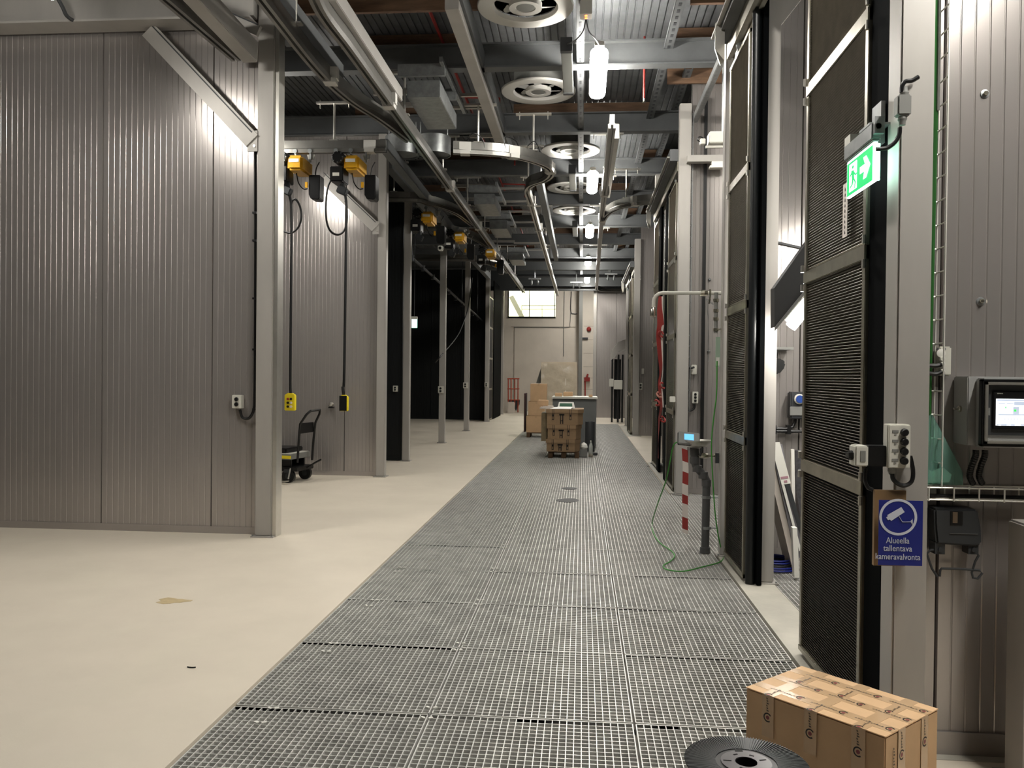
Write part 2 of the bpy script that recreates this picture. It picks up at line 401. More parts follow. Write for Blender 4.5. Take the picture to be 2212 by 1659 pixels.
# cross beams
BY = [7.35, 10.0, 12.68, 15.35, 18.0, 20.7, 23.4, 26.1, 28.8]
ORD = ['nearest', 'second', 'third', 'fourth', 'fifth', 'sixth', 'seventh', 'eighth', 'farthest']
def ibeam(mb, x0, x1, y, z, h, w=.16, t=.018):
    mb.box(x0, x1, y-w/2, y+w/2, z, z+t); mb.box(x0, x1, y-w/2, y+w/2, z+h-t, z+h); mb.box(x0, x1, y-t/2, y+t/2, z+t, z+h-t)
for k, y in enumerate(BY):
    mb = MB(); ibeam(mb, -9.5, 7.0, y, 5.3, .3)
    solo('ceiling_beam', 'grey steel cross beam under the deck, %s from the camera' % ORD[k], 'beam', mb, M_beam, 'cross beams under the ceiling')
    tz = [(-2.9, -1.55), (1.05, 2.6)] if k % 2 else [(-3.6, -2.6), (-1.1, 1.0)]
    for i, (a, b) in enumerate(tz):
        mb = MB(); mb.box(a, b, y+.1, y+.16, 5.6, 5.79)
        solo('timber_board', 'raw timber packing board %s on the %s cross beam' % (('left', 'right')[i], ORD[k]), 'board', mb, M_wood, 'timber boards between beams and deck')
for (a, b, y) in [(-3.4, -.9, 8.9), (1.1, 3.0, 8.9), (1.1, 3, 11.3)]:
    mb = MB(); mb.box(a, b, y, y+.05, 5.55, 5.78)
    solo('timber_board', 'raw timber board under the deck %s' % ('left of the big fan' if a < 0 else 'right of the nearest lamp' if y < 10 else 'right of the second fan'), 'board', mb, M_wood, 'timber boards between beams and deck')
# deep dark beams towards the far end
for (y, z0, z1, l) in [(31.6, 4.85, 5.79, 'deep dark beam closing the view above the far wall'), (26.6, 5.0, 5.29, 'dark beam before the far lintel')]:
    mb = MB(); mb.box(-9.0 if y > 30 else -3.4, 1.6, y, y+.2, z0, z1)
    solo('lintel_beam', l, 'beam', mb, mat('dark_beam_paint', (48, 50, 50), .6), 'deep dark beams')
# short strut rails left of the box beam
for k, (y, xa, xb) in enumerate([(207, 935, 1045), (233, 955, 1055), (295, 1015, 1078), (407, 1040, 1136), (435, 1062, 1145), (457, 1080, 1152), (480, 1090, 1160), (525, 1110, 1175), (540, 1118, 1178)]):
    p, q = onz(xa, y, 5.28), onz(xb, y, 5.28); mb = MB()
    mb.box(p.x, q.x, p.y-.02, p.y+.02, 5.26, 5.30); mb.box(p.x-.8, p.x+.02, p.y-.03, p.y+.03, 5.30, 5.36)
    solo('support_rail', 'short pale support rail beside the duct row, %s from the camera' % (ORD[k]), 'rail', mb, M_alu, 'support rails under the beams')
# ================================================================== LAMPS
def make_lamp(loc, label, group, L=1.5, w=.2, along='Y', shade=False):
    t = thing('ceiling_lamp', label, 'lamp', loc, group); x, y, z = loc
    mb = MB(); h = w*.26
    if along == 'Y': mb.box(x-h, x+h, y-L/2, y+L/2, z+.05, z+.11)
    part(t, 'lamp_body', mb, M_offw, bevel=.008)
    if shade: mb = MB(); mb.box(x-w*.8, x+w*.8, y-L/2-.1, y+L/2+.1, z+.112, z+.125); part(t, 'reflector', mb, M_mgrey)
    mb = MB(); r = w*.5; ks = [0, .02, .05, .1]; rs = [.45, .75, .93, 1.0]
    ys = [-L/2+k for k in ks]+[L/2-k for k in ks[::-1]]; rr = rs+rs[::-1]
    mb.lathe((0, 0, 0), [(r*a, b) for a, b in zip(rr, ys)], 20, 'Y'); mb.v = [(x+a, y+b, z+.01+c*.55) for a, b, c in mb.v]
    part(t, 'diffuser', mb, M_lamp)
    mb = MB()
    for s in (-.35, .35):
        if along == 'Y': mb.box(x-.012, x+.012, y+s*L-.01, y+s*L+.01, z+.09, z+.2)
        else: mb.box(x+s*L-.01, x+s*L+.01, y-.012, y+.012, z+.09, z+.2)
    part(t, 'bracket', mb, M_galv); return t
GL = 'tube lamps along the walkway'
for y, l in [(4.3, 'lit tube lamp overhead before the first fan'), (9.8, 'lit tube lamp nearest of the walkway row, beside the second fan'),
             (15.25, 'lit tube lamp second of the walkway row, right of the curved track'), (20.4, 'lit tube lamp third of the walkway row'), (25.7, 'lit tube lamp fourth of the walkway row, behind the dark beam'), (30.6, 'lit tube lamp farthest of the walkway row')]:
    make_lamp((.15, y, 5.13), l, GL)
GL = 'tube lamps over the bays'
make_lamp((-4.3, 5.85, 4.62), 'lit tube lamp just in front of the near left wall', GL, 1.1, .16, shade=True)
make_lamp((-4.45, 10.85, 4.66), 'lit tube lamp in the bay with the hoists', GL, 1.1, .16, shade=True)
make_lamp((2.9, 9.2, 4.9), 'lit tube lamp in the bay behind the eyewash', GL, 1.3)
make_lamp((2.3, 2.0, 4.3), 'lit tube lamp above the near right panel wall', GL, 1.5, shade=True)
make_lamp((.3, 34.6, 5.4), 'lit tube lamp near the white far wall', GL, 1.2)
# ballast boxes and indicator boxes beside the walkway lamps
for k, y in enumerate([9.75, 15.2, 20.4]):
    t = thing('ballast_box', 'dark grey ballast box left of the %s walkway lamp' % ('nearest', 'second', 'third')[k], 'box', (-.2, y, 5.1), 'ballast boxes beside the lamps')
    mb = MB(); mb.box(-.27, -.15, y-.65, y+.65, 5.14, 5.27); part(t, 'box_body', mb, M_mgrey, bevel=.006)
    for a in (y-.72, y+.64): mb = MB(); mb.box(-.275, -.145, a, a+.08, 5.13, 5.28); part(t, 'end_cap', mb, M_dgrey, bevel=.004)
t = thing('indicator_box', 'small white box with two orange lights before the nearest lamp', 'box', (0, 8.35, 5.2))
mb = MB(); mb.box(-.06, .06, 8.28, 8.42, 5.2, 5.34); part(t, 'box_body', mb, M_white, bevel=.006)
MO = mat('orange_indicator', (255, 120, 60), .4, emit=(255, 110, 50), es=3.0)
for s in (-.025, .03):
    mb = MB(); mb.lathe((0, 8.35+s, 5.195), [(.012, 0), (.014, .006)], 10); part(t, 'indicator_light', mb, MO)
mb = MB(); mb.tube(smoothp([(0, 8.42, 5.22), (-.03, 8.6, 5.16), (-.12, 8.85, 5.16), (-.2, 9.02, 5.2)]), .007, 6)
mb.tube(smoothp([(0, 8.42, 5.22), (.03, 8.6, 5.16), (.1, 8.8, 5.16), (.15, 9.1, 5.2)]), .007, 6)
solo('lamp_cable', 'pair of thin cables drooping from the orange indicator box', 'cable', mb, M_black)
# ladder cable tray above the lamps
def tray(name, label, x, y0, y1, z, w, pitch=.25, m=None, grp=None):
    t = thing(name, label, 'cable tray', (x, y0, z), grp)
    mb = MB(); mb.box(x-w/2, x+w/2, y0, y1, z, z+.004)
    for s in (-1, 1): mb.box(x+s*w/2-.004, x+s*w/2+.004, y0, y1, z, z+.04)
    part(t, 'channel', mb, m or M_beam)
    mb = MB(); y = y0+.05
    while y < y1: mb.box(x-w*.16, x+w*.16, y, y+pitch*.45, z-.003, z); y += pitch
    part(t, 'slot', mb, M_dgrey, kind='stuff'); return t
tray('cable_ladder', 'slotted steel cable ladder carrying the walkway lamps', -.06, 6.0, 31.4, 5.34, .08)
tray('cable_ladder', 'slotted steel rail under the deck right of the lamps', .98, 7.6, 31, 5.5, .1, .16)
tray('cable_ladder', 'second slotted rail under the deck nearer the right booths', 1.35, 11, 31, 5.62, .1, .16)
# ================================================================== CEILING FANS
def make_fan(loc, label, r=.51):
    x, y, z = loc; t = thing('ceiling_fan', label, 'fan', loc, 'round fans under the deck'); s = r/.51
    mb = MB(); mb.lathe(loc, [(r*1.0, .03), (r, .012), (r*.985, .002), (r*.8, -.004), (r*.68, .006), (r*.645, .045), (r*.66, .05), (r*.98, .035)], 48, close=False)
    part(t, 'fan_ring', mb, M_fan, smooth=True)
    mb = MB(); mb.lathe(loc, [(r*.66, .06), (r*.66, DZ-z), (r*.645, DZ-z), (r*.645, .06)], 36); part(t, 'duct_collar', mb, M_mgrey, smooth=True)
    mb = MB(); mb.lathe(loc, [(.0, .012), (r*.2, .01), (r*.21, 0), (r*.34, -.005), (r*.345, .05), (0, .06)], 32); hb = part(t, 'hub', mb, M_fan, smooth=True)
    mb = MB(); mb.lathe(loc, [(.0, .004), (r*.19, .004), (r*.19, .012), (0, .012)], 24); part(hb, 'hub_grille', mb, M_mgrey)
    mb = MB(); mb.lathe(loc, [(.0, .12), (r*.64, .12), (r*.64, .13), (0, .13)], 32); part(t, 'back_plate', mb, M_mgrey)
    for k in range(6):
        a = 2*PI*k/6+.3; c, s_ = math.cos(a), math.sin(a); c2, s2 = math.cos(a+.85), math.sin(a+.85)
        p = [(r*.3*c, r*.3*s_, .03), (r*.63*c, r*.63*s_, .05), (r*.63*c2, r*.63*s2, .1), (r*.3*c2, r*.3*s2, .08)]
        mb = MB(); mb.prism([(x+q[0], y+q[1], z+q[2]) for q in p], (0, 0, .006)); part(t, 'fan_blade', mb, M_blade)
make_fan(onz(1135, 18, 5.48), 'big round white fan nearest the camera, cut by the top edge')
make_fan(onz(1163, 200, 5.48), 'round white fan beside the nearest lit lamp')
make_fan(onz(1232, 327, 5.48), 'round white fan right of the curved track')
make_fan(onz(1235, 408, 5.48), 'round white fan behind the second lamp')
make_fan(onz(1240, 456, 5.48), 'farthest round white fan, ahead of the third lamp')
# ================================================================== CRANE TRACKS
TZ = 4.6
PROF = [(-.045, 0), (-.014, 0), (-.014, .045), (.014, .045), (.014, 0), (.045, 0), (.05, .05), (.03, .065), (.03, .17), (-.03, .17), (-.03, .065), (-.05, .05)]
def hanger(par, x, y, z, top=5.3, across='X', wide=.5):
    mb = MB(); mb.tube([(x, y, z+.17), (x, y, top-.02)], .016, 6)
    a, b = ((wide/2, .03) if across == 'X' else (.03, wide/2))
    mb.box(x-a, x+a, y-b, y+b, top-.03, top-.005); mb.box(x-.06, x+.06, y-.04, y+.04, z+.165, z+.18)
    for s in (-1, 1): mb.tube([(x+s*a*.8, y+s*b*.8 if across != 'X' else y, top-.09), (x+s*a*.8, y+s*b*.8 if across != 'X' else y, top+.02)], .008, 6)
    part(par, 'hanger', mb, M_alu)
def track(label, pts, hangs=(), joints=(), z=TZ, prof=PROF):
    pts = [Vector((p[0], p[1], z)) for p in pts]
    t = thing('crane_track', label, 'track', tuple(pts[0]), 'overhead crane tracks')
    mb = MB(); mb.sweep(pts, prof); part(t, 'track_rail', mb, M_track)
    for h in hangs: hanger(t, h[0], h[1], z)
    for (x, y, a) in joints:
        mb = MB(); R = Matrix.Rotation(a, 3, 'Z'); mb.cbox((x, y, z+.1), .16, .1, .12, R); mb.cbox((x, y, z+.02), .13, .14, .05, R); part(t, 'joint_clamp', mb, M_fan)
    return t
track('long straight crane track running down the left side of the walkway', smoothp([(-2.0, 5.9), (-2.14, 6.3), (-2.21, 6.8), (-2.2, 7.5)], 5)+[(-2.18, 12, 0), (-2.15, 30.2, 0)],
      [(-2.2, 10.0), (-2.18, 12.68), (-2.17, 15.35), (-2.16, 18), (-2.16, 20.7), (-2.15, 23.4), (-2.15, 26.1)], [(-2.2, 9.2, 0), (-2.18, 13.4, 0), (-2.17, 17, 0)])
track('crane track swinging in from the upper left to join the long track', [(-2.55, 4.6, 0)]+smoothp([(-2.62, 6.5), (-2.66, 8.0), (-2.6, 8.9), (-2.42, 9.7), (-2.27, 10.6)], 6), [(-2.63, 7.35)], [(-2.63, 8.4, .1)])
track('crane track along the near left wall ending at the first left post', [(-3.43, 4.5, 0), (-3.4, 6.4, 0), (-3.36, 7.75, 0)], [])
track('cross track in the second left bay carrying the two chain hoists', [(-9.0, 11.05, 0), (at(834, 320, 11.05).x, 11.05, 0)], [(-3.4, 11.05), (-6.5, 11.05)], [(-2.9, 11.05, 0)])
sc = smoothp([(-1.78, 11.16), (-1.6, 11.2), (-1.15, 11.32), (-.8, 11.58), (-.55, 11.98), (-.49, 12.4), (-.6, 12.8), (-.84, 13.15), (-.93, 13.6), (-.93, 14.4)], 8)
track('bright curved crane track sweeping round in an s bend beside the fans', sc+[(-.94, 22, 0), (-.95, 31.3, 0)],
      [(-1.45, 11.24), (-.72, 11.68), (-.9, 13.3), (-.93, 15.35), (-.93, 18.0), (-.94, 20.7), (-.94, 23.4)], [(-1.62, 11.2, .1), (-.98, 11.42, .5), (-.5, 12.3, 1.3), (-.93, 14.6, 0), (-.93, 17.2, 0)])
track('straight crane track right of the lamps with bright sides', [(.33, 10.1, 0), (.34, 15.6, 0), (.42, 24, 0)]+smoothp([(.47, 28.8), (.55, 29.3), (.8, 29.6), (1.5, 29.75)], 6),
      [(.34, 12.68), (.34, 15.35), (.38, 18), (.4, 20.7), (.42, 23.4)], [(.34, 13.9, 0), (.36, 16.2, 0)])
track('short curved crane track branching right into the second booth', smoothp([(.37, 16.6), (.42, 15.7), (.62, 15.0), (1.05, 14.6), (1.7, 14.5), (3.0, 14.5)], 8), [(.75, 14.86)], [(.9, 14.68, .4)])
track('curved crane track from the dark third bay to the long track', smoothp([(-5.5, 14.2), (-3.2, 14.2), (-2.75, 14.5), (-2.4, 15.3), (-2.24, 16.6)], 6), [(-3.3, 14.2)])
track('curved crane track from the dark fourth bay to the long track', smoothp([(-5.5, 17.0), (-3.2, 17.1), (-2.75, 17.5), (-2.4, 18.4), (-2.22, 19.8)], 6), [(-3.3, 17.1)])
track('curved crane track from the dark fifth bay to the long track', smoothp([(-5.5, 21.6), (-3.2, 21.7), (-2.75, 22.1), (-2.4, 23.0), (-2.22, 24.4)], 6), [(-3.3, 21.7)])
# wires looping over the curved track
for p in [[(-1.6, 11.2, 4.79), (-1.5, 11.1, 4.86), (-1.38, 11.2, 4.8), (-1.35, 11.24, 4.62)], [(-1.05, 11.35, 4.62), (-1.1, 11.3, 4.85), (-.95, 11.42, 4.84), (-.9, 11.5, 4.72)], [(-.8, 11.56, 4.8), (-.7, 11.6, 4.88), (-.64, 11.78, 4.8), (-.62, 11.85, 4.62)]]:
    mb = MB(); mb.tube(smoothp(p), .006, 6)
    solo('track_wire', 'thin wire looping over the curved track, %s' % ('at its start by the ducts' if p[0][0] < -1.5 else 'in the middle of the bend' if p[0][0] < -1 else 'at the outer end of the bend'), 'cable', mb, M_black, 'wires on the curved track')
# box girders
def girder(label, p, q, w, h, m=None, name='box_girder', grp='box girders under the beams'):
    mb = MB(); mb.bar(p, q, w, h); return solo(name, label, 'beam', mb, m or M_post, grp, bevel=.006)
p, q = onz(988, 16, 5.22), onz(1074, 280, 5.22)
girder('pale box girder left of the nearest two fans', (-1.32, 8.1, 5.25), (-1.32, 13.0, 5.25), .14, .1)
mb = MB(); mb.box(-1.3, -1.22, 7.4, 14.2, 5.3, 5.52); solo('channel_beam', 'grey channel beam lying on the pale box girder', 'beam', mb, M_beam)
girder('grey box girder above the near end of the long crane track', (-2.16, 6.9, 4.84), (-2.16, 9.5, 4.84), .09, .15, M_post)
girder('grey box girder above the joining left track', (-2.66, 4.6, 4.88), (-2.7, 8.9, 4.88), .12, .2, M_beam)
girder('grey girder above the track at the near left wall', (-3.3, 4.5, 4.9), (-3.15, 7.6, 4.62), .14, .2, M_post)
girder('long dim girder over the dark bays left of the long track', (-2.75, 11.2, 4.75), (-2.9, 21.0, 4.75), .12, .16, M_beam)
girder('long dim girder farther left over the dark bays', (-3.1, 12.9, 4.95), (-3.2, 28.0, 4.95), .14, .2, M_beam)
girder('grey girder above the straight part of the curved track', (-.78, 13.7, 5.02), (-.78, 24.0, 5.02), .12, .2, M_beam)
girder('pale girder hung above the right crane track', (.42, 11.4, 4.95), (.42, 15.2, 4.95), .1, .2, M_alu)
girder('thin steel rail from the right post towards the second booth', (1.5, 7.9, 5.12), (1.5, 13.3, 5.12), .07, .09, M_galv)
# sheet metal boxes and round ducts beside the long track
for k, (y, w) in enumerate([(9.75, .42), (15.9, .4), (18.6, .4), (23.6, .4)]):
    t = thing('duct_box', 'sheet metal duct box right of the long track, %s from the camera' % ORD[k], 'box', (-1.85, y, 4.95), 'sheet metal boxes beside the long track')
    mb = MB(); mb.box(-2.12, -1.72, y, y+1.3*w/.42, 4.9, 5.1); part(t, 'box_body', mb, M_galv, bevel=.006)
    mb = MB(); mb.box(-2.2, -1.64, y-.15, y-.1, 5.1, 5.24); mb.box(-2.2, -1.64, y+.7, y+.75, 5.1, 5.24); mb.box(-1.68, -1.64, y-.3, y+1.6, 5.2, 5.26); part(t, 'bracket', mb, M_galv)
for k, (px, py) in enumerate([(869, 318), (937, 318)]):
    p = at(px, py, 12.0); t = thing('round_duct', 'round sheet metal duct end %s the long track' % ('left of', 'right of')[k], 'duct', tuple(p), 'round ducts under the beams')
    mb = MB(); mb.lathe(p, [(.24, -.12), (.25, -.12), (.25, .14), (.23, .14)], 32, close=False); part(t, 'duct_wall', mb, M_galv, smooth=True)
    mb = MB(); mb.lathe(p, [(0, -.1), (.241, -.1), (.241, -.085), (0, -.085)], 32); part(t, 'duct_plate', mb, M_galvd)
    mb = MB(); mb.tube([(p.x-.2, p.y, p.z+.13), (p.x-.2, p.y, 5.3)], .01, 6); mb.tube([(p.x+.2, p.y, p.z+.13), (p.x+.2, p.y, 5.3)], .01, 6); part(t, 'hanger_rod', mb, M_galv)
# sprinkler line
t = thing('sprinkler_pipe', 'thin dark red sprinkler pipe with drops left of the fans', 'pipe', (-1.75, 5, 5.7))
mb = MB(); mb.tube([(-1.75, 5, 5.68), (-1.75, 30, 5.68)], .02, 8); part(t, 'main_pipe', mb, M_red)
for y in (12.1, 14.9, 17.6, 20.4):
    mb = MB(); mb.tube([(-1.25, y, 5.66), (-1.25, y, 5.42)], .014, 6); mb.tube([(-1.75, y, 5.68), (-1.25, y, 5.66)], .014, 6); mb.lathe((-1.25, y, 5.39), [(.02, 0), (.008, .03)], 8); part(t, 'pipe_drop', mb, M_red)
t = thing('sprinkler_pipe', 'thin dark red sprinkler drop right of the nearest lamp', 'pipe', (.75, 10.4, 5.3))
mb = MB(); mb.tube([(.72, 10.3, 5.78), (.72, 10.3, 5.02)], .014, 6); part(t, 'main_pipe', mb, M_red)
mb = MB(); mb.lathe((.72, 10.3, 4.97), [(.022, 0), (.01, .02), (.012, .05)], 8); part(t, 'sprinkler_head', mb, M_brass)
# ================================================================== POSTS
def post(label, x0, x1, y0, y1, z1=5.3, plate=.03, m=None, group=None, fl=True):
    t = thing('steel_post', label, 'post', ((x0+x1)/2, (y0+y1)/2, 0), group)
    mb = MB(); mb.box(x0, x1, y0, y1, .012, z1); part(t, 'post_body', mb, m or M_post, bevel=.008)
    mb = MB(); mb.box(x0-plate, x1+plate, y0-plate, y1+plate, 0, .012); bpl = part(t, 'base_plate', mb, M_post)
    if fl:
        mb = MB()
        for a in (x0-plate*.5, x1+plate*.5): mb.lathe((a, y0-plate*.5, .012), [(.008, 0), (.008, .012)], 6)
        part(bpl, 'anchor_bolt', mb, M_galv)
    return t
LP = post('pale grey steel post at the end of the near left wall', -3.155, -2.99, 7.78, 7.94, 5.3)
mb = MB(); mb.box(-2.988, -2.95, 7.80, 7.95, .0, 5.3); part(LP, 'side_flange', mb, M_alu)
LB = post('pale grey steel post right of the two hanging pendants', -3.165, -3.03, 12.55, 12.69, 5.3)
LC = post('steel post right of the narrow black wall', -3.27, -3.15, 14.92, 15.06, 5.3)
post('slim post in the dark bays, nearest of the free-standing ones', -3.31, -3.17, 19.0, 19.14, 5.3)
post('slim post in the dark bays, middle of the free-standing ones', -3.33, -3.19, 23.25, 23.39, 5.3)
post('slim post in the dark bays, farthest of the free-standing ones', -3.3, -3.16, 28.0, 28.14, 5.3)
post('grey post beside the black seal at the far left end', -3.5, -3.3, 32.6, 32.8, 5.3)
post('grey post next to the white far wall on the left', -3.45, -3.2, 33.5, 33.7, 5.3)
RP1 = post('pale grey steel post beside the exit sign, nearest on the right', 1.28, 1.415, 3.5, 3.64, 5.7)
RP2 = post('steel post at the back of the lit right booth opening', 1.37, 1.5, 6.54, 6.68, 5.7)
post('steel post between the open louvred door and the eyewash bay', 1.245, 1.4, 7.5, 7.62, 5.7)
RP3 = post('pale grey steel post left of the three-button box', 1.28, 1.44, 11.36, 11.5, 5.3)
post('steel post behind the red and white tape', 1.3, 1.4, 15.3, 15.44, 5.3)
RP4 = post('steel post lit bluish beyond the tape, at the third booth', 1.38, 1.54, 22.45, 22.6, 5.3)
post('grey post by the louvred hood at the far right', 1.4, 1.55, 26.8, 26.95, 5.3)
post('grey steel column between the window wall and the lit white strip', -.16, .0, 36.2, 36.4, 5.6, m=M_mgrey)
post('bright edge post beside the lit white strip at the far end', .42, .54, 31.9, 32.05, 5.6)
# braces
def brace(label, p, q, w=.05, h=.16, plates=True):
    t = thing('brace', label, 'brace', tuple(q), 'diagonal braces at the posts'); mb = MB(); mb.bar(p, q, w, h); part(t, 'brace_bar', mb, M_post)
    mb = MB(); qd = (Vector(q)-Vector(p)).normalized(); mb.bar(Vector(p)+Vector((0, .02, h/2)), Vector(q)+Vector((0, .02, h/2)), w+.05, .012); part(t, 'brace_flange', mb, M_dgrey)
    if plates:
        mb = MB(); mb.cbox(Vector(q)+Vector((.0, -.0, .0)), .1, .02, .2); part(t, 'gusset', mb, M_post)
        mb = MB()
        for s in (-.05, .05): mb.lathe(Vector(q)+Vector((.02, -.018, s)), [(.014, 0), (.014, .01)], 8, 'Y')
        part(t, 'bolt', mb, M_alu)
    return t
brace('long diagonal brace rising left from the first left post', at(322, 66, 7.78), at(546, 305, 7.78))
brace('diagonal brace rising left from the second left post', at(700, 385, 12.5), at(812, 492, 12.5))
brace('diagonal brace above the near left post', at(415, 5, 7.5), at(560, 68, 7.5), .05, .1, False)
brace('pale diagonal brace above the lit booth', at(1715, -30, 6.6), at(1660, 40, 6.6), .05, .22, False)
mb = MB(); p = at(0, 30, 7.75); mb.box(-9.5, -3.17, 7.7, 7.8, at(300, 35, 7.7).z-.02, at(300, 0, 7.7).z+.1); mb.box(-9.5, -3.17, 7.6, 7.86, at(300, 38, 7.6).z-.02, at(300, 38, 7.6).z+.0)
solo('head_beam', 'pale horizontal beam along the top of the near left wall', 'beam', mb, M_post)
mb = MB(); q = at(140, -10, 7.5); mb.tube(smoothp([at(118, -15, 7.3), at(135, 15, 7.4), at(145, 35, 7.5), at(165, 48, 7.68)]), .018, 8)
solo('conduit', 'dark bent conduit crossing the head beam top left', 'pipe', mb, M_dgrey)
# ================================================================== LOUVRED DOORS
def leaf(t, X, y0, y1, H=4.32, bays=4, side=-1, first=True):
    fw = .045
    mb = MB()
    for y in (y0, y1-fw): mb.box(X, X+.05, y, y+fw, .03, H)
    part(t, 'stile', mb, M_frame, bevel=.004)
    b = (H-.03)/bays
    for k in range(bays+1):
        z = .03+k*b; mb = MB(); mb.box(X-.004, X+.05, y0, y1, max(.03, z-.035), z+.035 if k < bays else z); part(t, 'rail', mb, M_frame, bevel=.004)
    mb = MB(); mb.box(X+.03, X+.034, y0+fw, y1-fw, .05, H-.03); part(t, 'filter_sheet', mb, M_back)
    R = Matrix.Rotation(.6*(-side), 3, 'Y')
    for k in range(bays):
        mb = MB(); z = .03+k*b+.045; ze = .03+(k+1)*b-.04
        while z < ze: mb.cbox((X+.015, (y0+y1)/2, z), .02, y1-y0-2*fw, .0022, R); z += .0145
        part(t, 'slat_set', mb, M_slat, kind='stuff')
    mb = MB()
    for k in range(1, bays):
        for y in (y0-.004, y1+.004):
            for s in (-.055, .055): mb.lathe((X-.008, y, .03+k*b+s-.02), [(.01, 0), (.01, .04)], 8)
    part(t, 'hinge', mb, M_alu)
def seal(t, X, y0, y1, H=4.5, r=None):
    mb = MB()
    if r: mb.tube([(X, y0, .01), (X, y0, H)], r, 16)
    else: mb.box(X-.015, X+.02, y0, y1, .01, H)
    part(t, 'rubber_seal', mb, M_rubber if r else M_flap, smooth=bool(r))
def door(n, label, X, y0, y1, seals, **k):
    t = thing('door_%d' % n, label, 'door', (X, (y0+y1)/2, 0), kind='structure'); leaf(t, X, y0, y1, **k)
    for s in seals: seal(t, *s)
    return t
D1 = door(1, 'tall louvred steel door leaf nearest on the right, behind the exit sign', 1.27, 3.86, 4.9, [(1.3, 3.65, 3.855, 5.6)])
D2 = door(2, 'tall louvred steel door leaf folded back beside the lit booth', 1.27, 6.58, 7.44, [(1.315, 6.52, 0, 4.9, .038), (1.368, 6.45, 6.52, 5.6)])
D3 = door(3, 'louvred door leaf right of the red and white tape', 1.27, 11.6, 12.6, [(1.29, 12.62, 13.0, 4.7)])
D4 = door(4, 'louvred door leaf behind the red and white tape', 1.29, 14.3, 15.26, [(1.3, 13.9, 14.28, 4.6)])
D5 = door(5, 'louvred door leaf of the third right booth', 1.33, 22.8, 23.9, [(1.35, 23.92, 24.4, 4.6)])
D6 = door(6, 'louvred door leaf at the far left end', -3.25, 28.3, 29.6, [(-3.2, 29.7, 32.4, 5.0)], side=1)
# head tracks and hardware over the right doors
for k, (ya, yb, x, l) in enumerate([(3.66, 7.5, 1.24, 'steel door head track over the lit booth opening'), (11.5, 15.3, 1.26, 'steel door head track over the second booth'), (22.6, 26.8, 1.36, 'steel door head track over the third booth')]):
    t = thing('door_track', l, 'track', (x, ya, 4.4), 'door head tracks')
    mb = MB(); mb.sweep([(x+.06, ya, 4.42), (x+.06, yb, 4.42)], [(-.05, 0), (-.015, 0), (-.015, .02), (.015, .02), (.015, 0), (.05, 0), (.05, .13), (-.05, .13)]); part(t, 'track_rail', mb, M_frame)
    mb = MB(); mb.box(x-.09, x+.1, ya, yb, 4.56, 4.72); part(t, 'head_channel', mb, M_beam)
    mb = MB(); mb.box(x-.13, x-.095, ya, yb, 4.6, 4.62); part(t, 'edge_strip', mb, M_alu)
    for y in (yb-.35, ya+.5):
        mb = MB(); mb.lathe((x+.06, y, 4.36), [(.02, 0), (.035, .03), (.035, .06)], 10); mb.box(x+.03, x+.09, y-.05, y+.05, 4.32, 4.36); part(t, 'roller', mb, M_galv)
    mb = MB(); y = yb-.3; mb.prism([(x-.14, y, 4.62), (x-.14, y, 4.4), (x-.1, y-.04, 4.25), (x-.06, y, 4.3), (x-.06, y, 4.7)], (0, .02, 0)); part(t, 'track_bracket', mb, M_alu)
# ================================================================== LEFT SIDE THINGS
def pb(mb, x0, y0, x1, y1, D, dep, back=0.0):      # box whose front silhouette spans these pixels, standing on the plane Y=D
    a, b = at(x0, y0, D), at(x1, y1, D); return mb.box(a.x, b.x, D-dep, D+back, b.z, a.z)
def station(label, x0, y0, x1, y1, D, n, dep=.06, cols=1, off=.5, name='button_box', body=None, group=None, knobm=None):
    a, b = at(x0, y0, D), at(x1, y1, D); t = thing(name, label, 'control box', ((a.x+b.x)/2, D, b.z), group)
    mb = MB(); pb(mb, x0, y0, x1, y1, D, dep*.8); part(t, 'box_body', mb, body or M_offw, bevel=.003)
    mb = MB(); e = (b.x-a.x)*.03; mb.box(a.x+e, b.x-e, D-dep, D-dep*.8, b.z+e, a.z-e); fc = part(t, 'front_cover', mb, body or M_offw, bevel=.002)
    h = (a.z-b.z)/(n+.6); r = min(h*.4, (b.x-a.x)*.3)
    for k in range(n):
        mb = MB(); c = (a.x+(b.x-a.x)*off, D-dep, a.z-h*(k+.8)); mb.lathe(c, [(r, 0), (r, -.012), (r*.75, -.018), (0, -.018)], 16, 'Y'); part(fc, 'push_button', mb, knobm or M_black, smooth=True)
    return t
# cable and two-button box on the near left wall
mb = MB(); mb.tube(smoothp([at(552, 280, 7.88), at(552, 500, 7.88), at(551, 700, 7.88), at(550, 850, 7.88), at(548, 885, 7.88), at(538, 903, 7.88), at(524, 902, 7.88), at(518, 885, 7.87)], 5), .014, 8)
for y in (460, 520, 645, 755, 884): p = at(551, y, 7.88); mb.box(p.x-.022, p.x+.022, 7.86, 7.915, p.z-.01, p.z+.01)
solo('black_cable', 'thick black cable running down beside the first left post', 'cable', mb, M_black, smooth=True)
station('pale two-button box on the near left wall', 506, 853, 527, 882, 7.905, 2)
station('small two-button box on the narrow black wall', 850, 833, 860, 846, 15.0, 2)
for (x, y, D, l) in [(946, 834, 18.998, 'nearest'), (1000, 826, 23.248, 'middle'), (1046, 826, 27.998, 'farthest')]:
    s = 7.9*1.1/D; w = 11*19/D
    station('small two-button box on the %s slim post of the dark bays' % l, x+1, y, x+1+w, y+w*1.4, D, 2, group='button boxes on the slim posts')
t = thing('door_stop', 'small chrome knob on the wall between the pendants', 'knob', tuple(at(717, 873, 12.65)))
p = at(717, 873, 12.66); mb = MB(); mb.lathe(p, [(.03, 0), (.03, -.02), (.018, -.05), (.03, -.07), (0, -.08)], 14, 'Y'); part(t, 'knob_head', mb, M_alu, smooth=True)
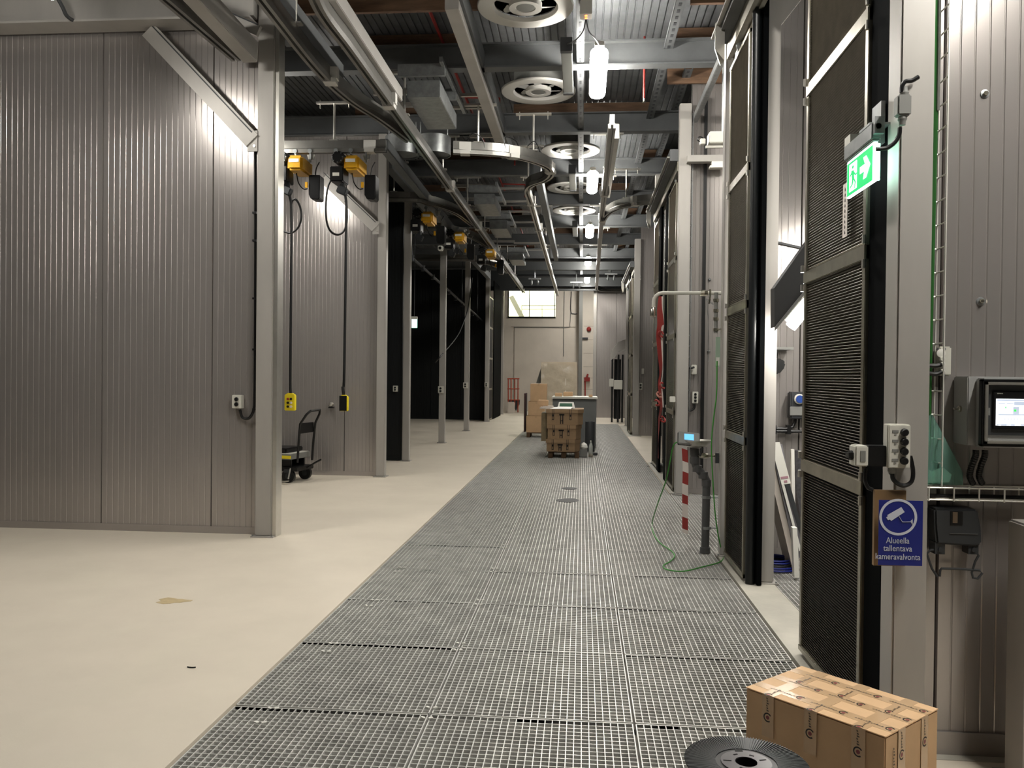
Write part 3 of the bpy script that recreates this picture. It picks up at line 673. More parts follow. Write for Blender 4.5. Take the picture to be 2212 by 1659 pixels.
mb = MB(); mb.box(p.x-.04, p.x+.04, 12.6, 12.66, p.z-.06, p.z-.04); part(t, 'knob_plate', mb, M_black)
# ---- chain hoists
def hoist(label, dx, D=11.05, flip=False):
    P = lambda x, y: at(x+dx, y, D)
    c = P(618, 347); t = thing('chain_hoist', label, 'hoist', (c.x, D, 4.6), 'electric chain hoists')
    mb = MB(); mb.lathe((c.x, D-.2, c.z), [(.0, 0), (.07, 0), (.085, .02), (.085, .1), (.078, .11), (.085, .12), (.085, .3), (0, .3)], 20, 'Y'); mo = part(t, 'motor', mb, M_black, smooth=True)
    mb = MB()
    for k in range(8): a = 2*PI*k/8; mb.box(c.x+.07*math.cos(a)-.006, c.x+.07*math.cos(a)+.006, D-.205, D-.19, c.z+.07*math.sin(a)-.006, c.z+.07*math.sin(a)+.006)
    part(mo, 'motor_bolt', mb, M_galv)
    a, b = P(600, 365), P(628, 397); mb = MB(); mb.box(a.x, b.x, D-.16, D+.12, b.z, a.z); gh = part(t, 'gear_housing', mb, M_black, bevel=.012)
    a, b = P(606, 379), P(620, 386); mb = MB(); mb.box(a.x, b.x, D-.163, D-.158, b.z, a.z); part(gh, 'name_plate', mb, M_offw)
    a = P(622, 414); mb = MB(); mb.cbox((a.x, D-.05, a.z), .13, .12, .1, Matrix.Rotation(.4, 3, 'Y')); mb.box(a.x-.03, a.x+.03, D-.08, D-.02, a.z, a.z+.1); part(t, 'chain_guide', mb, M_dgrey, bevel=.01)
    a, b = P(631, 343), P(663, 374); mb = MB(); mb.box(a.x, b.x, D-.2, D+.25, b.z, a.z); mc = part(t, 'motor_cover', mb, M_yel, bevel=.03)
    a, b = P(635, 351), P(656, 358); mb = MB(); mb.box(a.x, b.x, D-.203, D-.199, b.z, a.z); part(mc, 'painted_glint', mb, M_white)  # white strip imitates a lamp reflection on the yellow cover
    a, b = P(664, 335), P(681, 345); mb = MB(); mb.prism([(a.x, D-.02, a.z), (b.x, D-.02, a.z), (b.x-.02, D-.02, b.z), (a.x+.02, D-.02, b.z)], (0, .02, 0)); part(t, 'trolley_plate', mb, M_alu)
    mb = MB()
    for x in (608, 640, 672): q = P(x, 336); mb.lathe((q.x, D-.06, 4.62), [(.03, 0), (.03, .03)], 12, 'Y'); mb.box(q.x-.012, q.x+.012, D-.04, D-.02, q.z-.1, 4.64)
    part(t, 'trolley_wheel', mb, M_galv, kind='stuff')
    a, b = P(670, 380), P(693, 433); mb = MB(); mb.prism([(a.x, D-.06, a.z), (b.x, D-.06, a.z), (b.x, D-.06, b.z+.02), (b.x-.02, D-.06, b.z), (a.x+.03, D-.06, b.z+.01), (a.x, D-.06, b.z+.07)], (0, .2, 0)); part(t, 'chain_bucket', mb, M_black, bevel=.008)
    a, b = P(663, 396), P(668, 408); mb = MB(); mb.box(a.x, b.x, D-.08, D-.05, b.z, a.z); part(t, 'tag', mb, M_yel)
    mb = MB(); mb.tube(smoothp([P(640, 372), P(645, 395), P(655, 408), P(664, 408)]), .008, 6); mb.tube(smoothp([P(690, 350), P(683, 365), P(682, 385), P(692, 392)]), .008, 6); part(t, 'hoist_wire', mb, M_black)
    return t, P
H1, P1 = hoist('yellow and black chain hoist beside the first left post', 0)
H2, P2 = hoist('yellow and black chain hoist above the dark pendant', 120)
def line(name, label, pts, r, m=M_black, group=None, cat='cable'):
    mb = MB(); mb.tube(smoothp(pts, 6), r, 8); return solo(name, label, cat, mb, m, group, smooth=True)
D = 11.0
q = lambda *l: [at(x, y, D) for x, y in l]
def pendant(label, x0, y0, x1, y1, cab, front=True, loop=None):
    a, b = at(x0, y0, D), at(x1, y1, D); t = thing('pendant_control', label, 'control', ((a.x+b.x)/2, D, b.z), 'hanging hoist pendants')
    mb = MB(); w = b.x-a.x; h = a.z-b.z
    mb.prism([(a.x, D-.03, b.z), (b.x, D-.03, b.z), (b.x, D-.03, a.z-h*.1), (b.x-w*.3, D-.03, a.z), (a.x+w*.3, D-.03, a.z), (a.x, D-.03, a.z-h*.1)], (0, .07, 0)); part(t, 'pendant_case', mb, M_yelb, bevel=.008)
    if front:
        for r in range(3):
            for c in range(2):
                mb = MB(); mb.lathe((a.x+w*(.35+.3*c), D-.03, a.z-h*(.33+.22*r)), [(.018, 0), (.016, -.012), (0, -.012)], 12, 'Y')
                part(t, 'push_button', mb, (M_redt, M_black, M_black, M_whitet, M_black, M_whitet)[r*2+c])
    else:
        mb = MB(); mb.box(a.x+.004, b.x-.012, D-.036, D-.03, b.z+.004, a.z-.01); part(t, 'back_cover', mb, M_black)
    mb = MB(); mb.tube(smoothp(cab, 4), .018, 8); part(t, 'pendant_cable', mb, M_black, smooth=True)
    if loop: mb = MB(); mb.tube(smoothp(loop, 6), .014, 8); part(t, 'cable_loop', mb, M_black, smooth=True)
    return t
pendant('yellow six-button hoist pendant hanging left', 616, 849, 638, 887, q((628, 850), (627, 825), (628, 700), (629, 560), (629, 450), (627, 430), (624, 410), (622, 360)), True,
        q((629, 470), (629, 445), (633, 432), (641, 433), (649, 450), (651, 470), (645, 490), (634, 501), (624, 503), (610, 498), (601, 488)))
pendant('hoist pendant turned to show its black back', 734, 853, 752, 888, q((742, 853), (740, 835), (743, 825), (745, 700), (747, 560), (748, 450), (747, 430), (744, 410), (742, 360)), False,
        q((716, 387), (708, 405), (704, 440), (705, 475), (713, 498), (728, 507), (742, 500), (749, 480), (749, 445), (746, 434)))
mb = MB(); mb.tube([at(722, 390, 10.98), at(722, 336, 10.98)], .008, 6)
# hoists hanging in the dark bays
tree = None
copy_tree(H1, (-3.0, 14.9, 4.6), 'dim chain hoist beside the narrow black wall')
copy_tree(H1, (-2.35, 19.3, 4.6), 'dim chain hoist with a yellow cover hanging under the long track')
copy_tree(H1, (-2.75, 17.1, 4.62), 'dim chain hoist over the nearest slim post')
for (x, y, D_, l) in [(954, 507, 16.5, 'upper'), (951, 536, 16.5, 'lower')]:
    p = at(x, y, D_); t = thing('sensor_head', 'small pale round sensor above the nearest slim post, %s of two' % l, 'sensor', tuple(p), 'sensors above the slim post')
    mb = MB(); mb.box(p.x-.05, p.x+.05, D_-.02, D_+.1, p.z-.05, p.z+.05); part(t, 'sensor_case', mb, M_white, bevel=.015)
    mb = MB(); mb.lathe((p.x, D_-.021, p.z), [(.03, 0), (.03, -.01), (0, -.01)], 12, 'Y'); part(t, 'sensor_lens', mb, M_black)
    mb = MB(); mb.tube([(p.x, D_+.06, p.z+.05), (p.x, D_+.06, 4.78)], .012, 6); part(t, 'sensor_stem', mb, M_mgrey)
line('slack_cable', 'thin dark cable slanting across the two slim posts', [at(940, 783, 18.9), at(955, 766, 18.9), at(985, 730, 21), at(1000, 700, 22.5), at(1012, 660, 23), at(1020, 600, 23.2)], .014)
# wire whips along the dark wall top
t = thing('exit_light', 'small glowing exit light in the dark left bay', 'sign', tuple(at(895, 708, 16)))
mb = MB(); pb(mb, 889, 684, 902, 690, 16, .06); part(t, 'light_housing', mb, M_offw)
p = at(895, 684, 15.97); mb = MB(); mb.tube([p, (p.x, p.y, 5.8)], .006, 6); part(t, 'hanging_wire', mb, M_dgrey)
mb = MB(); pb(mb, 890, 690, 901, 708, 16, .02); part(t, 'light_plate', mb, mat('cyan_white_glow', (190, 255, 235), .5, emit=(170, 255, 225), es=2.2))
# back frame rail of the dark bays with small trolleys
mb = MB(); mb.tube([(-3.6, 16, 4.1), (-3.5, 28.9, 3.5)], .03, 8)
for k in range(10):
    y = 17+k*1.2; z = 4.1-(y-16)*.0465; mb.lathe((-3.55, y, z-.1), [(.05, 0), (.03, .06), (.05, .12)], 8)
    if k % 3 == 0: mb.tube([(-3.55, y, z), (-3.55, y, 5.3)], .012, 6)
solo('trolley_rail', 'dim rail with small trolleys slanting along the dark bays', 'rail', mb, M_dgrey)
# ---- lift cart
c0 = Vector((-4.12, 11.62, 0)); CR = Matrix.Rotation(-.2, 3, 'Z')
L = lambda x, y, z: tuple(c0 + CR @ Vector((x, y, z)))
def lbox(mb, x0, x1, y0, y1, z0, z1): return mb.cbox(L((x0+x1)/2, (y0+y1)/2, (z0+z1)/2), x1-x0, y1-y0, z1-z0, CR)
t = thing('lift_cart', 'black and grey scissor lift cart with a push handle behind the first left post', 'cart', tuple(c0))
mb = MB(); lbox(mb, -1.0, .02, .02, .5, .17, .23); lbox(mb, -1, -.1, .06, .1, .23, .34); lbox(mb, -1, -.1, .42, .46, .23, .34); part(t, 'base_frame', mb, M_black, bevel=.006)
mb = MB(); lbox(mb, -1.0, -.06, -.02, .54, .34, .42); part(t, 'lift_table', mb, M_mgrey, bevel=.006)
mb = MB(); lbox(mb, -.98, -.08, .0, .52, .42, .428); part(t, 'table_top', mb, M_offw)
mb = MB(); lbox(mb, -.96, -.16, .03, .5, .43, .5); part(t, 'rubber_mat', mb, M_black, bevel=.015)
mb = MB(); lbox(mb, -.2, -.05, -.024, -.019, .355, .4); part(t, 'yellow_label', mb, M_yelb)
for (x, y) in [(-.12, .04), (-.12, .5)]:
    mb = MB()
    cc = Vector(L(x, y, .1))
    for k in range(1): mb.tube([L(x, y-.025, .1), L(x, y+.025, .1)], .1, 24)
    wh = part(t, 'wheel', mb, M_rubber, smooth=True)
    mb = MB(); mb.tube([L(x, y-.03, .1), L(x, y+.03, .1)], .045, 16); part(wh, 'wheel_hub', mb, M_dgrey)
    mb = MB(); lbox(mb, x-.05, x+.05, y-.05, y+.05, .15, .2); part(t, 'caster_fork', mb, M_dgrey)
for (x, y) in [(-.85, .06), (-.85, .46)]:
    mb = MB(); mb.tube([L(x, y-.02, .06), L(x, y+.02, .06)], .06, 20); part(t, 'wheel', mb, M_rubber, smooth=True)
mb = MB(); P_ = [L(.02, .04, .3), L(.04, .04, .6), L(.06, .04, .86), L(.15, .06, 1.0), L(.19, .1, 1.05), L(.2, .36, 1.06), L(.16, .42, 1.0), L(.08, .44, .86), L(.05, .44, .6), L(.03, .44, .3)]
mb.tube(P_, .018, 8); part(t, 'push_handle', mb, M_black, smooth=True)
mb = MB(); lbox(mb, .03, .06, .05, .43, .72, .87); part(t, 'handle_panel', mb, M_black, bevel=.006)
mb = MB(); mb.tube([L(.05, .25, .2), L(.16, .3, .28), L(.25, .32, .33)], .015, 6); part(t, 'foot_lever', mb, M_black)
mb = MB(); mb.bar(L(-.22, -.06, .24), L(-.16, -.14, .05), .05, .012); mb.bar(L(-.28, -.16, .03), L(-.02, -.13, .05), .05, .014); mb.bar(L(-.3, -.04, .22), L(-.34, -.12, .1), .02, .01); mb.bar(L(-.05, -.03, .22), L(-.03, -.12, .08), .015, .02); part(t, 'foot_brake', mb, M_alu, 'pale metal foot brake')
# black cable tie scrap on the floor
mb = MB(); c = onz(413, 1443); mb.tube(smoothp([c+Vector((-.023, .004, .004)), c+Vector((-.01, -.001, .004)), c+Vector((.01, -.001, .004)), c+Vector((.024, .004, .004))]), .0035, 6)
solo('cable_scrap', 'short black offcut of cable on the beige floor', 'scrap', mb, M_black)
# ================================================================== RIGHT SIDE THINGS
WY = 3.66
MG = mat('exit_green', (18, 168, 96), .4, emit=(10, 175, 90), es=.55)
MGW = mat('exit_white', (250, 255, 252), .4, emit=(235, 255, 248), es=1.2)
ME = mat('sign_edge_light', (220, 255, 245), .4, emit=(150, 255, 215), es=7.0)
# ---- exit sign
p0, p1 = onx(1828, 428, 1.205), onx(1887, 392, 1.205); q0, q1 = onx(1828, 350, 1.205), onx(1887, 312, 1.205)
YF, YN = p0.y, p1.y; ZB = (p0.z+p1.z)/2; ZT = (q0.z+q1.z)/2; SL = YF-YN; SH = ZT-ZB
t = thing('exit_sign', 'green running-man exit sign with a right arrow on the nearest right post', 'sign', (1.21, (YF+YN)/2, ZB))
mb = MB(); mb.box(1.207, 1.221, YN, YF, ZB, ZT); part(t, 'light_plate', mb, MGW)
mb = MB(); mb.box(1.2055, 1.207, YN+.006, YF-.006, ZB+.006, ZT-.008); gf = part(t, 'green_face', mb, MG)
mb = MB(); mb.box(1.2, 1.226, YN-.012, YN-.001, ZB, ZT-.01); part(t, 'end_glow', mb, ME)
def sf(poly, off=.0008, x=1.2055): return [(x-off, YF-u*SL, ZB+v*SH) for u, v in poly]
mb = MB()
mb.prism(sf([(.52, .42), (.68, .42), (.64, .22), (.74, .22), (.88, .5), (.74, .8), (.64, .8), (.70, .6), (.52, .6)]), (-.0008, 0, 0)); part(gf, 'arrow', mb, MGW)
mb = MB(); mb.prism(sf([(.12, .12), (.40, .12), (.40, .88), (.12, .88)]), (-.0008, 0, 0)); part(gf, 'door_pictogram', mb, MGW)
mb = MB(); o = .0018
mb.prism(sf([(.26+.035*math.cos(a*PI/5), .76+.05*math.sin(a*PI/5)) for a in range(10)], o), (-.0006, 0, 0))
for pl in [[(.2, .68), (.3, .66), (.32, .42), (.24, .4)], [(.22, .66), (.14, .56), (.16, .52), (.24, .6)], [(.29, .64), (.37, .52), (.42, .54), (.42, .5), (.36, .47), (.28, .58)],
           [(.24, .42), (.3, .42), (.27, .28), (.16, .2), (.14, .24), (.22, .3)], [(.28, .42), (.32, .42), (.38, .3), (.34, .14), (.31, .14), (.34, .29)]]:
    mb.prism(sf(pl, o), (-.0006, 0, 0))
part(gf, 'running_figure', mb, MG)
mb = MB(); mb.box(1.195, 1.232, YN, YF+.01, ZT+.012, ZT+.08); mb.box(1.2, 1.228, YN, YF, ZT+.002, ZT+.012); part(t, 'sign_housing', mb, M_galv, bevel=.004)
mb = MB(); mb.box(1.195, 1.28, YN+.03, YN+.16, ZT+.08, ZT+.09); mb.box(1.262, 1.28, YN+.09, YN+.2, ZT+.02, ZT+.2); part(t, 'mount_bracket', mb, M_galv)
mb = MB(); mb.box(1.2, 1.24, YF-.06, YF+.02, ZT+.08, ZT+.12); part(t, 'rear_clip', mb, M_offw)
mb = MB(); mb.lathe((1.216, YN+.0, ZT+.06), [(.012, -.02), (.016, 0), (.012, .01)], 10, 'Y'); mb.box(1.2, 1.24, YN-.02, YN, ZT+.03, ZT+.1); part(t, 'end_clamp', mb, M_galv)
# ---- junction box and cables
def jbox(name, label, x0, y0, x1, y1, D, dep, m, glands=()):
    a, b = at(x0, y0, D), at(x1, y1, D); t = thing(name, label, 'box', ((a.x+b.x)/2, D, b.z))
    mb = MB(); mb.box(a.x, b.x, D-dep, D-.001, b.z, a.z); part(t, 'box_body', mb, m, bevel=.006)
    for (gx, up) in glands:
        p = at(gx, y0 if up else y1, D); mb = MB(); s = 1 if up else -1
        mb.lathe((p.x, D-dep/2, p.z), [(.016, 0), (.018, s*.012), (.014, s*.02), (.013, s*.035)], 12); part(t, 'cable_gland', mb, m, smooth=True)
    return t
jbox('junction_box', 'grey junction box high on the nearest right post', 1930, 212, 1959, 256, 3.5, .05, M_mgrey, [(1948, True), (1944, False)])
q = lambda D, *l: [at(x, y, D) for x, y in l]
line('sign_cable', 'black cable from the tray into the junction box', q(3.47, (1984, 166), (1970, 174), (1956, 176), (1949, 186), (1948, 200)), .009)
line('sign_cable', 'black cable sagging from the junction box to the exit sign', q(3.46, (1944, 276), (1942, 292), (1932, 308), (1915, 320), (1893, 322)), .009)
# ---- wire mesh trays
def wire_tray_v(label, X0, X1, Y0, Y1, z0, z1, pitch=.1, m=M_wire, r=.0036):
    t = thing('wire_tray', label, 'cable tray', ((X0+X1)/2, Y1, z0), 'wire mesh cable trays')
    for (x, y) in [(X0, Y1), (X0+(X1-X0)*.45, Y1), (X1, Y1), (X1, Y0)]:
        mb = MB(); mb.tube([(x, y, z0), (x, y, z1)], r, 5); part(t, 'long_wire', mb, m)
    mb = MB(); z = z0
    while z <= z1: mb.tube([(X0, Y1, z), (X1, Y1, z), (X1, Y0, z)], r, 5); z += pitch
    part(t, 'cross_wire', mb, m, kind='stuff'); return t
zt = at(1980, 1050, 3.6).z
wire_tray_v('upright wire mesh tray with green cables beside the exit sign post', 1.432, 1.492, 3.56, 3.645, zt, 5.6)
def bundle(label, xs, z0, z1, m, r, group=None, Y=3.61):
    for k, x in enumerate(xs):
        kk = ('at the left', 'second from the left', 'third from the left')[k]
        pts = []; z = z0; ph = random.random()*6
        while z < z1: pts.append((x+.004*math.sin(z*2.3+ph), Y+.008*math.sin(z*1.7+ph), z)); z += .25
        mb = MB(); mb.tube(pts, r, 6); solo('cable', label+(', %s' % kk if len(xs) > 1 else ''), 'cable', mb, m, group, smooth=True)
bundle('green cable running up inside the near upright wire tray', [1.437, 1.448, 1.459], zt+.05, 5.6, M_green, .009, 'green cables in the near wire tray')
bundle('black cable running up inside the near upright wire tray', [1.443, 1.452], zt+.03, 5.6, M_black, .008, 'black cables in the near wire tray', 3.625)
bundle('grey cable running up inside the near upright wire tray', [1.465], at(1980, 240, 3.6).z, 5.6, M_mgrey, .006, None, 3.6)
t = thing('wire_tray', 'level wire mesh tray under the glass shards', 'cable tray', (1.9, 3.6, zt-.06))
for (y, z) in [(3.645, zt), (3.645, zt-.05), (3.6, zt-.05), (3.56, zt-.05), (3.56, zt+.0)]:
    mb = MB(); mb.tube([(1.43, y, z), (2.6, y, z)], .0036, 5); part(t, 'long_wire', mb, M_wire)
mb = MB(); x = 1.44
while x < 2.6: mb.tube([(x, 3.645, zt+.003), (x, 3.645, zt-.053), (x, 3.557, zt-.053), (x, 3.557, zt+.003)], .0036, 5); x += .1
part(t, 'cross_wire', mb, M_wire, kind='stuff')
line('tray_cable', 'black cable lying in the level wire tray', [(1.46, 3.6, zt-.04), (1.7, 3.62, zt-.04), (2.0, 3.6, zt-.04), (2.6, 3.61, zt-.04)], .009)
wire_tray_v('upright wire mesh tray beside the three-button box', at(1481, 700, 11.45).x, at(1491, 700, 11.45).x, 11.38, 11.48, at(1485, 890, 11.45).z, 5.2, .15, M_galv, .004)
line('cable', 'dark cable bundle in the wire tray by the three-button box', [at(1484, 400, 11.46), at(1484, 600, 11.46), at(1484, 860, 11.46)], .016, M_black)
# ---- four-button station, isolator
SB = station('pale box with four round black buttons on the nearest right post', 1908, 915, 1955, 1009, 3.5, 4, .06, off=.68)
a, b = at(1908, 915, 3.5), at(1955, 1009, 3.5)
for k in range(4):
    h = (a.z-b.z)/4.6; mb = MB(); c = (a.x+(b.x-a.x)*.3, a.z-h*(k+.8)); mb.box(c[0]-.012, c[0]+.012, 3.4385, 3.441, c[1]-.003, c[1]+.008)
    mb.box(c[0]-.004, c[0]+.004, 3.438, 3.441, c[1]-.012, c[1]-.006); part(SB, 'button_label', mb, M_mgrey)
mb = MB(); p = at(1927, 1009, 3.47); mb.lathe(p, [(.016, 0), (.018, -.014), (.012, -.03)], 12); part(SB, 'cable_gland', mb, M_mgrey, smooth=True)
line('station_cable', 'black cable looping from the four-button box into the tray', q(3.46, (1927, 1024), (1930, 1036), (1944, 1047), (1958, 1048), (1970, 1038), (1972, 1015), (1966, 985)), .009)
t = thing('isolator_switch', 'small pale isolator switch on the side of the nearest right post', 'switch', tuple(at(1866, 1008, 3.5)))
a, b = at(1848, 963, 3.45), at(1876, 1008, 3.45)
mb = MB(); mb.box(a.x, b.x, 3.45, 3.53, b.z, a.z); part(t, 'switch_case', mb, M_offw, bevel=.005)
mb = MB(); mb.box(b.x, 1.279, 3.46, 3.53, b.z, a.z); part(t, 'back_box', mb, M_black, bevel=.004)
mb = MB(); mb.box(a.x+.02, b.x-.012, 3.4475, 3.45, b.z+.02, a.z-.02); part(t, 'clear_label', mb, M_mgrey)
mb = MB(); mb.box(a.x-.02, a.x, 3.47, 3.51, (a.z+b.z)/2-.012, (a.z+b.z)/2+.012); mb.lathe((a.x-.01, 3.49, (a.z+b.z)/2), [(.02, 0), (.02, .01)], 12, 'X'); part(t, 'switch_knob', mb, M_black)
line('switch_cable', 'thin black cable below the isolator switch', q(3.5, (1870, 1012), (1868, 1035), (1874, 1052), (1885, 1058)), .008)
# ---- blue sign
SY = 3.425
a, b = at(1899, 1080, SY), at(1992, 1223, SY); W = b.x-a.x; H = a.z-b.z
t = thing('camera_sign', 'blue camera surveillance sign with Finnish text on the right post', 'sign', ((a.x+b.x)/2, SY, b.z))
mb = MB(); mb.box(a.x, b.x, SY, SY+.003, b.z, a.z); sb = part(t, 'sign_board', mb, M_blue)
MWS = mat('sign_white', (196, 200, 214), .5)
SP = lambda x, y: Vector((at(x, y, SY).x, SY-.0012, at(x, y, SY).z))
c = SP(1940, 1117); R_ = .0735; ri = .0635; mb = MB(); n = 40; vs = []; fs = []
for k in range(n):
    an = 2*PI*k/n; vs += [(c.x+R_*math.cos(an), c.y, c.z+R_*math.sin(an)), (c.x+ri*math.cos(an), c.y, c.z+ri*math.sin(an))]
for k in range(n): j = (k+1) % n; fs.append((2*k, 2*j, 2*j+1, 2*k+1))
mb.add(vs, fs); part(sb, 'ring', mb, MWS)
CI = lambda x, y: SP(1820+x/5.643, 1040+y/5.643)
mb = MB(); mb.prism([CI(545, 408), CI(715, 312), CI(755, 372), CI(592, 480), CI(575, 462), CI(552, 470), CI(530, 437), CI(548, 428)], (0, -.0008, 0))
mb.bar(CI(688, 425), CI(728, 492), .0015, .003, (0, 1, 0)); mb.bar(CI(728, 492), CI(845, 492), .0015, .003, (0, 1, 0)); mb.bar(CI(848, 455), CI(852, 528), .0015, .004, (0, 1, 0)); mb.prism([CI(828, 480), CI(852, 460), CI(852, 530), CI(835, 505)], (0, -.0008, 0))
part(sb, 'camera_pictogram', mb, MWS)
for k, (s, x, y, w) in enumerate([('Alueella', 1939, 1168, 47), ('tallentava', 1939, 1185, 58), ('kameravalvonta', 1939, 1203, 90)]):
    o = text_part(sb, 'lettering', s, .034, SP(x, y), RF, MWS)
    bb = [v.co.x for v in o.data.vertices]; f = (w/1785*SY)/(max(bb)-min(bb)); cx = (max(bb)+min(bb))/2
    for v in o.data.vertices: v.co.x = cx+(v.co.x-cx)*f
mb = MB(); pb(mb, 1886, 1057, 1951, 1221, 3.495, .02)
solo('brown_backing', 'brown paper backing behind the blue camera sign', 'paper', mb, mat('brown_tape', (150, 120, 84), .5, 0, .12, 9))
# ---- splitter box, wall screws
t = jbox('splitter_box', 'cream splitter box with two black cables beside the upright tray', 2019, 749, 2045, 812, WY, .045, M_offw)
for (x, y) in [(2025, 754), (2040, 754), (2038, 810), (2023, 804)]:
    mb = MB(); p = at(x, y, WY-.045); mb.lathe(p, [(.006, 0), (.006, -.004)], 8, 'Y'); part(t, 'cover_screw', mb, M_galv)
mb = MB(); p = at(2032, 763, WY-.045); mb.lathe(p, [(.018, 0), (.018, -.004), (.012, -.006), (0, -.006)], 16, 'Y'); part(t, 'round_button', mb, M_white, smooth=True)
for y in (776, 787, 803):
    mb = MB(); p = at(2034, y, WY-.05); mb.lathe(p, [(.011, 0), (.011, -.012), (.008, -.014)], 10, 'Y'); part(t, 'plug_socket', mb, M_offw)
line('splitter_cable', 'upper black cable from the tray into the cream splitter box', q(3.58, (1969, 768), (1976, 780), (1990, 787), (2015, 790), (2034, 788)), .009)
line('splitter_cable', 'lower black cable from the tray into the cream splitter box', q(3.57, (1970, 776), (1982, 792), (2000, 804), (2020, 808), (2034, 803)), .009)
for (x, y, l) in [(2127, 203, 'upper'), (2118, 651, 'lower')]:
    p = at(x, y, WY); t = thing('wall_screw', 'steel screw with washer on the near right wall, %s one' % l, 'screw', tuple(p))
    mb = MB(); mb.lathe(p, [(.018, 0), (.018, -.004), (.012, -.005)], 20, 'Y'); part(t, 'washer', mb, M_galv, smooth=True)
    mb = MB(); mb.lathe(p+Vector((0, -.005, 0)), [(.01, 0), (.01, -.01), (.007, -.013), (0, -.013)], 6, 'Y'); part(t, 'screw_head', mb, M_brass)
# ---- touch panel cabinet
M_cab = mat('cabinet_grey', (158, 158, 156), .45)
a, b = at(2060, 814, WY), at(2060, 957, WY); XL = a.x; CZ1, CZ0 = at(2088, 813, 3.53).z, at(2088, 962, 3.53).z
t = thing('control_cabinet', 'grey wall cabinet with a lit touch screen on the right wall', 'cabinet', (XL+.3, 3.6, CZ0))
mb = MB(); mb.box(XL, 2.5, 3.53, WY-.002, CZ0, CZ1); part(t, 'cabinet_body', mb, M_cab, bevel=.004)
p = at(2075, 883, 3.6); mb = MB(); mb.lathe((XL-.0005, 3.59, p.z), [(.014, 0), (.014, -.008), (.009, -.012), (0, -.012)], 12, 'X'); mb.box(XL-.03, XL-.01, 3.58, 3.592, p.z-.004, p.z+.004); part(t, 'key_lock', mb, M_brass)
XF = at(2107, 900, 3.53).x; FZ1, FZ0 = at(2120, 817, 3.44).z, at(2120, 968, 3.44).z; FYY = 3.445
mb = MB(); mb.box(XF, 2.5, FYY+.02, 3.529, FZ0, FZ1); part(t, 'screen_housing', mb, M_cab, bevel=.004)
def frame(mb, x0, x1, z0, z1, w, y0, y1):
    mb.box(x0, x1, y0, y1, z0, z0+w); mb.box(x0, x1, y0, y1, z1-w, z1); mb.box(x0, x0+w, y0, y1, z0, z1); mb.box(x1-w, x1, y0, y1, z0, z1)
gx = at(2119, 900, FYY).x; mb = MB(); frame(mb, gx, 2.48, at(2119, 964, FYY).z, at(2119, 819, FYY).z, .011, FYY-.004, FYY+.022); part(t, 'gasket', mb, M_black, bevel=.003)
mb = MB(); frame(mb, gx+.011, 2.469, at(2119, 964, FYY).z+.011, at(2119, 819, FYY).z-.011, .012, FYY-.012, FYY+.022); part(t, 'bezel', mb, M_alu, bevel=.002)
mb = MB(); mb.box(at(2131, 900, FYY).x, 2.45, FYY+.012, FYY+.0195, at(2119, 940, FYY).z, at(2119, 830, FYY).z); part(t, 'front_plate', mb, M_dgrey)
mb = MB(); sx = at(2146, 900, FYY).x; mb.box(sx, 2.42, FYY+.002, FYY+.012, at(2146, 927, FYY).z, at(2146, 846, FYY).z); zb_ = part(t, 'screen_bezel', mb, M_black, bevel=.002)
MSc = mat('screen_white', (235, 240, 245), .4, emit=(235, 240, 250), es=.62); MS2 = mat('screen_grey', (176, 184, 196), .4, emit=(150, 160, 178), es=.45); MS3 = mat('screen_green', (70, 200, 90), .4, emit=(60, 210, 90), es=.45)
SC = lambda x, y, o=0: Vector((at(2100+x/9.21, 800+y/9.21, FYY).x, FYY+.0015-o, at(2100+x/9.21, 800+y/9.21, FYY).z))
def sr_(mb, x0, y0, x1, y1, o): a, b = SC(x0, y0, o), SC(x1, y1, o); mb.box(a.x, b.x, a.y-.0003, a.y, b.z, a.z)
mb = MB(); sr_(mb, 480, 565, 1500, 1112, 0); part(zb_, 'display', mb, MSc)
mb = MB(); sr_(mb, 500, 575, 1500, 620, .0004); sr_(mb, 840, 620, 1500, 700, .0004); sr_(mb, 525, 865, 1500, 905, .0004); sr_(mb, 490, 1065, 1500, 1108, .0004); sr_(mb, 820, 725, 935, 870, .0004)
for x in (525, 690): sr_(mb, x, 650, x+140, 668, .0004)
for r in (965, 1015):
    for c in range(9): sr_(mb, 640+62*c, r, 672+62*c, r+14, .0004)
part(zb_, 'screen_graphics', mb, MS2)
mb = MB(); sr_(mb, 835, 780, 880, 820, .0008); sr_(mb, 660, 720, 680, 760, .0008); part(zb_, 'screen_indicator', mb, MS3)
mb = MB(); sr_(mb, 525, 1082, 580, 1100, .0008); sr_(mb, 690, 1082, 770, 1100, .0008); sr_(mb, 850, 1082, 965, 1100, .0008); part(zb_, 'screen_button', mb, MSc)
text_part(zb_, 'lettering', 'SIEMENS', .006, SC(560, 462)+Vector((0, -.0002, 0)), RF, M_offw)
mb = MB(); mb.box(at(2128, 900, FYY).x, at(2138, 900, FYY).x, FYY-.002, FYY+.012, at(2119, 897, FYY).z, at(2119, 881, FYY).z); part(t, 'latch', mb, M_mgrey)
for x, l in ((2108, 'left'), (2128, 'right')):
    p = [at(x, 972, 3.56), at(x-1, 985, 3.56), at(x-10, 1010, 3.57), at(x-13, 1030, 3.58), at(x-6, 1045, 3.6)]
    sp_ = smoothp(p, 10); mb = MB(); mb.tube(sp_, [.013 if i % 2 else .0115 for i in range(len(sp_))], 10)
    solo('conduit_hose', 'black corrugated hose below the touch screen cabinet, %s one' % l, 'hose', mb, M_black, 'hoses below the cabinet')
